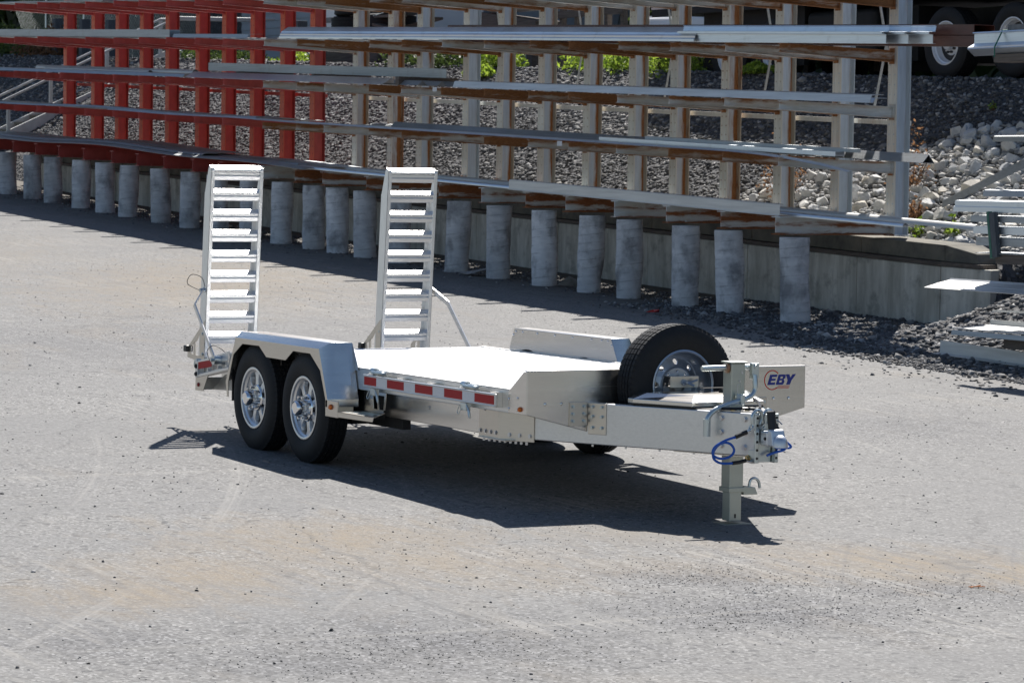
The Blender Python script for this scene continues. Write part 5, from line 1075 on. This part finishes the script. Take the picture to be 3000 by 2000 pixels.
# truck
TX, TY = -15.0, 17.2; tz = zt(TX, TY)+.0
TK = thing('dump_truck', 'black heavy truck with polished wheels parked at the top of the bank', 'truck', (TX, TY, tz))
def tk(name, mb, mat, **k): o = mb.build(name, mat, TK, **k); return o
def truck_wheel(x, y, single=True):
    w_ = part('wheel', TK); w_.location = (x, y, .52)
    b = tyre_mb(.28, .52, .302, ns=40); b.build('tyre', 'rubber', w_, True)
    b = MB(); b.lathe([(.315, -.005), (.315, .004), (.302, .006), (.296, -.004), (.29, -.03), (.272, -.045), (.268, -.10), (.25, -.125)], (0, 0, 0), (0, -1, 0), 56)
    b.lathe([(.18, -.13), (.165, -.105), (.15, -.10), (.10, -.10), (.095, -.03), (.08, -.02), (.0001, -.018)], (0, 0, 0), (0, -1, 0), 40)
    polar_holes(b, .18, .25, 10, .62, -.13, -.125); r1 = b.build('rim', 'truckrim', w_, True)
    for k in range(10): a = 2*math.pi*k/10; MB().cyl((.13*math.cos(a), .10, .13*math.sin(a)), (.13*math.cos(a), .065, .13*math.sin(a)), .018, 8).build('lug_nut', 'dark', w_)
    MB().cyl((0, .12, 0), (0, .26, 0), .25, 24).build('brake_drum', 'dark', w_)
    return w_
tw = truck_wheel(-.78, -1.2)
for x in (.76, -5.2, -6.5): dup(tw, TK, (x, -1.2, .52))
for x in (-.78, .76, -5.2, -6.5): k = dup(tw, TK, (x, 1.2, .52)); k.rotation_euler = (0, 0, math.pi)
b = MB()
for s in (-1, 1): b.box((-9.5, s*.45-.06, .75), (4, s*.45+.06, 1.05))
tk('chassis', b, 'truckblack')
b = MB(); b.box((-8.6, -1.28, 1.22), (3.4, 1.28, 3.2)); b.box((-8.7, -1.31, 1.18), (3.5, -1.281, 1.30)); tk('dump_body', b, 'truckblack', bev=.02)
b = MB(); b.box((-8.7, -1.315, 1.302), (3.5, -1.283, 1.34)); tk('body_edge', b, 'galv')
b = MB(); b.box((-4.4, -1.15, .35), (-2.6, -.55, 1.1)); tk('fuel_tank', b, 'truckblack', bev=.1, seg=4)
for x in (-2.0, 1.6): b = MB(); b.box((x, -1.2, .15), (x+.04, -.6, 1.1)); tk('mud_flap', b, 'black')
b = MB(); b.box((-7.4, -1.1, .3), (-4.5, -1.0, 1.2)); tk('side_guard', b, 'truckblack'); b = MB(); b.box((-2.5, -1.0, .3), (-1.7, .9, 1.1)); tk('air_tank', b, 'truckblack')
# building with lap siding
BD = thing('siding_building', 'grey lap sided building in shade behind the red rack', 'building', (-45, 20.5, zt(-45, 20.5)))
bz = BD.location.copy(); b = MB(); b.box((-6.2, 0, -.3), (5.0, 5, 4.2)); b.build('wall', 'siding', BD)
for k in range(22):
    b = MB(); b.hexa([(-6.2, -.03, .1+k*.18), (5.0, -.03, .1+k*.18), (5.0, -.001, .1+k*.18), (-6.2, -.001, .1+k*.18)], [(-6.2, -.012, .28+k*.18), (5.0, -.012, .28+k*.18), (5.0, -.001, .28+k*.18), (-6.2, -.001, .28+k*.18)]); b.build('siding_board', 'siding', BD)
b = MB(); b.box((4.85, -.06, 0), (5.03, -.031, 4.2)); b.box((.9, -.06, 0), (1.05, -.031, 4.2)); b.build('corner_trim', 'white_paint', BD)
b = MB(); b.prism([(-.6, 4.2), (5.6, 4.2), (2.5, 5.6)], 'x', -6.6, 5.4); b.build('roof', 'greywood', BD)
# chain link fence at far left
CF = thing('chain_link_fence', 'dark chain link fence with steel posts behind the ivy at the upper left', 'fence', (-56, 19.2, zt(-56, 19.2)))
b = MB(); xs_ = np.arange(-7, 4.6, .12)
for x in xs_:
    for sg in (1, -1): b.hexa([(x, 0, 0), (x+.006, 0, 0), (x+.006, .004, 0), (x, .004, 0)], [(x+sg*1.8, 0, 1.9), (x+sg*1.8+.006, 0, 1.9), (x+sg*1.8+.006, .004, 1.9), (x+sg*1.8, .004, 1.9)])
b.build('mesh', 'galv', CF)['kind'] = 'stuff'
for x in (-6, -3, 0, 3): MB().cyl((x, 0, -.2), (x, 0, 2.0), .03, 10).build('post', 'galv', CF)
b = MB(); b.cyl((-6, 0, 1.95), (4, 0, 1.95), .02, 8); b.build('top_rail', 'galv', CF)
SH = thing('dark_shed', 'dark grey shed wall behind the chain link fence', 'building', (-60, 23, zt(-60, 23)))
b = MB(); b.box((-9, 0, -.3), (8.4, 5, 4)); b.build('wall', 'darkroad', SH); b = MB(); b.box((-9.3, -.3, 4), (8.6, 5.3, 4.2)); b.build('roof', 'greywood', SH)
# grey timber guard posts
for X, Y, h, lb in ((-53.1, 16.3, 1.0, 'left of the first red column'), (-51.2, 16.3, 1.0, 'between the first and second red columns'), (-49.4, 16.3, 1.0, 'behind the third red column'), (-39.8, 16.9, .9, 'right of the last red column'), (-30.3, 16.3, .75, 'behind the rusty columns, beside dark weeds'), (-27.8, 16.3, .75, 'beside the yellow green shrub'), (-38.2, 16.6, .8, 'below the big tyres')):
    b = MB(); b.box((-.11, -.11, -.3), (.11, .11, h)); o = b.build('guard_post', 'greywood', bev=.01); o.location = (X, Y, zt(X, Y)); tag(o, 'square grey timber guard post at the bank top, %s' % lb, 'post', 'guard posts at the bank top')
# stair with handrail
ST = thing('bank_stair', 'pale stair with handrail climbing the bank behind the red rack', 'stair', (-46, 12.0, bk(-46, 12.2)))
sb = ST.location.copy(); z_a, z_b = bk(-46, 12.2), zt(-46, 16.4)
for X in (-46.0, -45.0):
    b = MB(); b.tube([(X-46*0, 11.9, z_a+.9), (X, 16.2, z_b+.95), (X, 18.6, z_b+1.0)], .028, 8); o = b.build('handrail', 'handrail', ST, loc=sb); o.location = (0, 0, 0)
    for t in (.05, .37, .69, 1.0): 
        y = 12.0+4.2*t; z = z_a+(z_b-z_a)*t; b = MB(); b.box((X-.035, y-.035, z-.2), (X+.035, y+.035, z+.92)); o = b.build('rail_post', 'handrail', ST, loc=sb); o.location = (0, 0, 0)
    b = MB(); b.hexa([(X-.04, 11.9, z_a-.05), (X+.04, 11.9, z_a-.05), (X+.04, 16.3, z_b-.02), (X-.04, 16.3, z_b-.02)], [(X-.04, 11.9, z_a+.20), (X+.04, 11.9, z_a+.20), (X+.04, 16.3, z_b+.22), (X-.04, 16.3, z_b+.22)]); o = b.build('stringer', 'handrail', ST, loc=sb); o.location = (0, 0, 0)
for k in range(12):
    t = (k+.5)/12; y = 11.9+4.4*t; z = z_a+(z_b-z_a)*t+.08; b = MB(); b.box((-45.955, y-.14, z), (-45.045, y+.14, z+.04)); o = b.build('tread', 'slab', ST, loc=sb); o.location = (0, 0, 0)
# white van, tyres, junk, white car, timber frame
V_ = thing('white_van', 'white van with tan stripe standing at the bank top right of the red rack', 'van', (-41.5, 20.0, zt(-41.5, 20)))
b = MB(); b.prism([(-2.2, .5), (2.3, .5), (2.35, 1.2), (2.2, 2.6), (-2.2, 2.7)], 'y', -1, 1); b.build('body', 'white_paint', V_, bev=.08, seg=3)
b = MB(); b.box((-2.2, -1.01, 1.0), (2.3, -1.001, 1.12)); b.build('stripe', 'cardboard', V_)
for x in (-1.5, 1.5): b = MB(); b.lathe([(.0001, 0), (.2, 0), (.36, .0), (.38, -.03), (.38, -.2), (.3, -.22)], (x, -1.0, .38), (0, -1, 0), 28); b.build('wheel', 'rubber', V_, True)
for (x, h, lb) in ((-38.4, 0, 'lower'), (-38.5, .30, 'middle'), (-38.35, .60, 'upper')):
    b = MB(); b.lathe([(.3, .0), (.33, -.01), (.5, 0), (.54, .03), (.54, .08), (.53, .085), (.53, .10), (.54, .105), (.54, .16), (.53, .165), (.53, .18), (.54, .185), (.54, .25), (.5, .28), (.33, .29), (.3, .28)], (0, 0, 0), (0, 0, 1), 36, True)
    o = b.build('tyre_casing', 'rubber', smooth=True); o.location = (x, 17.6, zt(x, 17.6)+h+.4); tag(o, 'big black tyre, %s one of the stack behind the first rusty columns' % lb, 'tyre', 'stack of big tyres')
for (x, h, lb) in ((-37.2, 0, 'lower'), (-37.1, .30, 'upper')):
    o2 = o.copy(); COL.objects.link(o2); o2.location = (x, 17.7, zt(x, 17.7)+h+.45); o2['label'] = 'big black tyre, %s one of the right hand pair behind the rusty columns' % lb
b = MB(); b.box((-1.6, -.5, 0), (1.3, .5, .40)); o = b.build('timber_platform', 'wood', bev=.02); o.location = (-37.8, 17.6, zt(-37.8, 17.6)-.01); tag(o, 'dark timber platform under the stacked tyres', 'platform')
JK = thing('junk_pile', 'pile of weathered boards and bent sheet metal behind the rusty columns', 'scrap pile', (-35.0, 17.4, zt(-35.0, 17.4)))
for k in range(10):
    b = MB(); L = random.uniform(1.2, 2.6); rot = Matrix.Rotation(R(random.uniform(-9, 9)), 3, 'Y') @ Matrix.Rotation(R(random.uniform(-14, 14)), 3, 'Z'); z = .12+.15*k
    b.box((-L/2, -.09, z), (L/2, .09, z+.05), rot, (0, 0, z)); o = b.build('board', 'wood', JK); o.location = (random.uniform(-1.2, 1.2), random.uniform(-.5, .5), 0)
for k in range(3):
    b = MB(); b.box((-.9, -.4, 1.1+.2*k), (.9, .4, 1.11+.2*k), Matrix.Rotation(R(random.uniform(-12, 12)), 3, 'Y'), (0, 0, 1.1)); o = b.build('sheet', 'stock', JK); o.location = (-1.6+1.6*k, .2, 0)
RL = thing('white_roll', 'white cylindrical tank lying on timber behind the rusty columns', 'tank', (-31.4, 17.6, zt(-31.4, 17.6)))
b = MB(); b.lathe([(.0001, -1.1), (.25, -1.08), (.36, -1.0), (.38, -.9), (.38, .9), (.36, 1.0), (.25, 1.08), (.0001, 1.1)], (0, 0, 1.45), (1, 0, 0), 28); b.build('body', 'white_paint', RL, True)
b = MB(); b.box((-1.3, -.3, .75), (1.2, .3, .98), Matrix.Rotation(R(6), 3, 'Y'), (0, 0, .8)); b.box((-1, -.2, 0), (-.8, .2, .75)); b.box((.7, -.2, 0), (.9, .2, .75)); b.build('support', 'wood', RL)
WC = thing('camper_top', 'white fibreglass cap with sloping sides standing low behind the columns left of the truck', 'truck cap', (-26.0, 18.3, zt(-26.0, 18.3)))
b = MB(); b.hexa([(-1.6, -.8, .35), (1.5, -.8, .35), (1.5, .8, .35), (-1.6, .8, .35)], [(-1.1, -.6, 1.02), (1.35, -.6, .95), (1.35, .6, .95), (-1.1, .6, 1.02)]); b.build('shell', 'white_paint', WC, bev=.06, seg=3)
for k in range(4): b = MB(); b.box((-1.0+.0*k, -.55+.3*k, 1.0), (1.3, -.50+.3*k, 1.035)); b.build('roof_rib', 'white_paint', WC)
for x in (-1.3, 1.2): b = MB(); b.box((x, -.7, 0), (x+.15, .7, .35)); b.build('bearer', 'wood', WC)
PF = thing('pallet_rack', 'brown timber pallet frame with square openings behind the rusty columns', 'timber frame', (-28.7, 17.5, zt(-28.7, 17.5)))
for x in np.arange(-1.4, 1.5, .55): b = MB(); b.box((x, -.05, 0), (x+.1, .05, 1.9)); b.build('upright', 'wood', PF)
for z in (.35, .95, 1.5, 1.8): b = MB(); b.box((-1.5, -.09, z), (1.5, -.051, z+.13)); b.build('board', 'wood', PF)
FB = thing('flatbed_trailer', 'dark flatbed deck with stakes standing behind the white truck cap', 'trailer', (-22.6, 19.0, zt(-22.6, 19)))
b = MB(); b.box((-3.4, -1.2, 1.65), (3.0, 1.2, 1.85)); b.build('deck', 'greywood', FB)
for x in (-1.9, .4, 2.4): b = MB(); b.box((x, -1.1, 0), (x+.15, -.95, 1.65)); b.build('leg', 'wood', FB)
b = MB(); b.box((.1, -1.2, .2), (3.0, -1.0, 1.65)); b.build('side_panel', 'truckblack', FB)
b = MB(); b.box((-1.1, -1.23, 1.42), (-.55, -1.205, 1.64)); b.build('plate', 'paper', FB)
# dark foliage backdrop added beyond the lot, blocks bright sky behind the truck
n = 60000; X = RNG.uniform(-120, 25, n); hgt = 6.5+1.8*np.sin(X*.23)+.9*np.sin(X*.71+1); Z = RNG.random(n)*hgt; Y = 27+RNG.normal(0, 1.2, n)
P0 = np.stack([X, Y, 3.2+rs(X)+Z], 1); a = RNG.normal(size=(n, 3))*.22; c = RNG.normal(size=(n, 3))*.15
tag(mesh_np('dark_backdrop', np.stack([P0-a, P0+c, P0+a, P0-c], 1).reshape(-1, 3), np.arange(4*n).reshape(n, 4), 'leaf_dark', 'stuff'), 'dark foliage backdrop added beyond the upper lot to block bright sky', 'backdrop')
# distant trees
for k, (X, Y, h) in enumerate(((-63, 19.9, 13), (-56.5, 20.6, 12), (-70, 34, 10))):
    t = thing('tree', 'tree beyond the yard, %s of three' % ('leftmost', 'middle', 'rightmost')[k], 'tree', (X, Y, zt(X, Y))); b = MB(); b.tube([(0, 0, -.3), (.1, 0, h*.3), (0, .1, h*.6)], .22, 8)
    for j in range(6): a = j*1.05; b.tube([(0, 0, h*.3+.3*j), (1.2*math.cos(a), 1.2*math.sin(a), h*.45+.35*j)], .07, 6)
    b.build('trunk', 'twig', t)
    n = 5000; u = RNG.normal(size=(n, 3)); u /= np.linalg.norm(u, axis=1)[:, None]; r_ = RNG.random(n)**.4; P0 = u*(r_*(1+.25*np.sin(u[:, 0]*6+k)*np.cos(u[:, 2]*5)))[:, None]*np.array([h*.34, h*.34, h*.36])+np.array([0, 0, h*.66])
    a = RNG.normal(size=(n, 3))*.16; c = RNG.normal(size=(n, 3))*.1; V = np.stack([P0-a, P0+c, P0+a, P0-c], 1).reshape(-1, 3); o = mesh_np('crown', V, np.arange(4*n).reshape(n, 4), 'leaf_dark'); o.parent = t

# ------------------------------------------------------------------ litter
def litter(name, label, X, Y, pts, mat, t=.004, cat='litter'):
    b = MB(); z = float(gz(np.float64(X), np.float64(Y))); top = [(X+x, Y+y, z+h) for x, y, h in pts]; bot = [(x, y, h_-t) for x, y, h_ in top]; b.hexa(bot, top); return tag(b.build(name, mat), label, cat)
litter('red_scrap', 'crumpled red plastic scrap on the asphalt near the piers', -12.1, 8.95, [(-.12, 0, .02), (-.02, .05, .05), (.1, -.02, .03), (.16, .02, .06), (.04, .09, .02)], 'litter_red')
litter('form_scrap', 'torn curled pier form lying between two piers', -16.0, 10.1, [(-.3, -.1, .03), (-.05, -.05, .16), (.28, .0, .03), (.1, .2, .02)], 'cardboard')
litter('form_scrap', 'flat grey torn form piece at the foot of a pier by the inner ramp', -18.4, 9.85, [(-.35, -.05, .03), (.0, -.12, .02), (.3, .02, .10), (.15, .16, .12)], 'cardboard')
litter('flat_scrap', 'small pale scrap on the asphalt beside the last pier', -9.9, 9.9, [(-.1, -.03, .01), (.08, -.05, .02), (.12, .05, .04), (-.04, .06, .02)], 'paper')
b = MB(); X, Y = 6.32, -.19; z = float(gz(X, Y)); b.tube([(X, Y, z+.008), (X+.03, Y+.05, z+.010), (X+.02, Y+.095, z+.006)], .003, 6); b.tube([(X+.02, Y, z+.006), (X+.0, Y+.08, z+.012)], .003, 6); tag(b.build('wood_splinter', 'orange_twig'), 'small orange wood splinter on the asphalt in the right foreground', 'splinter')
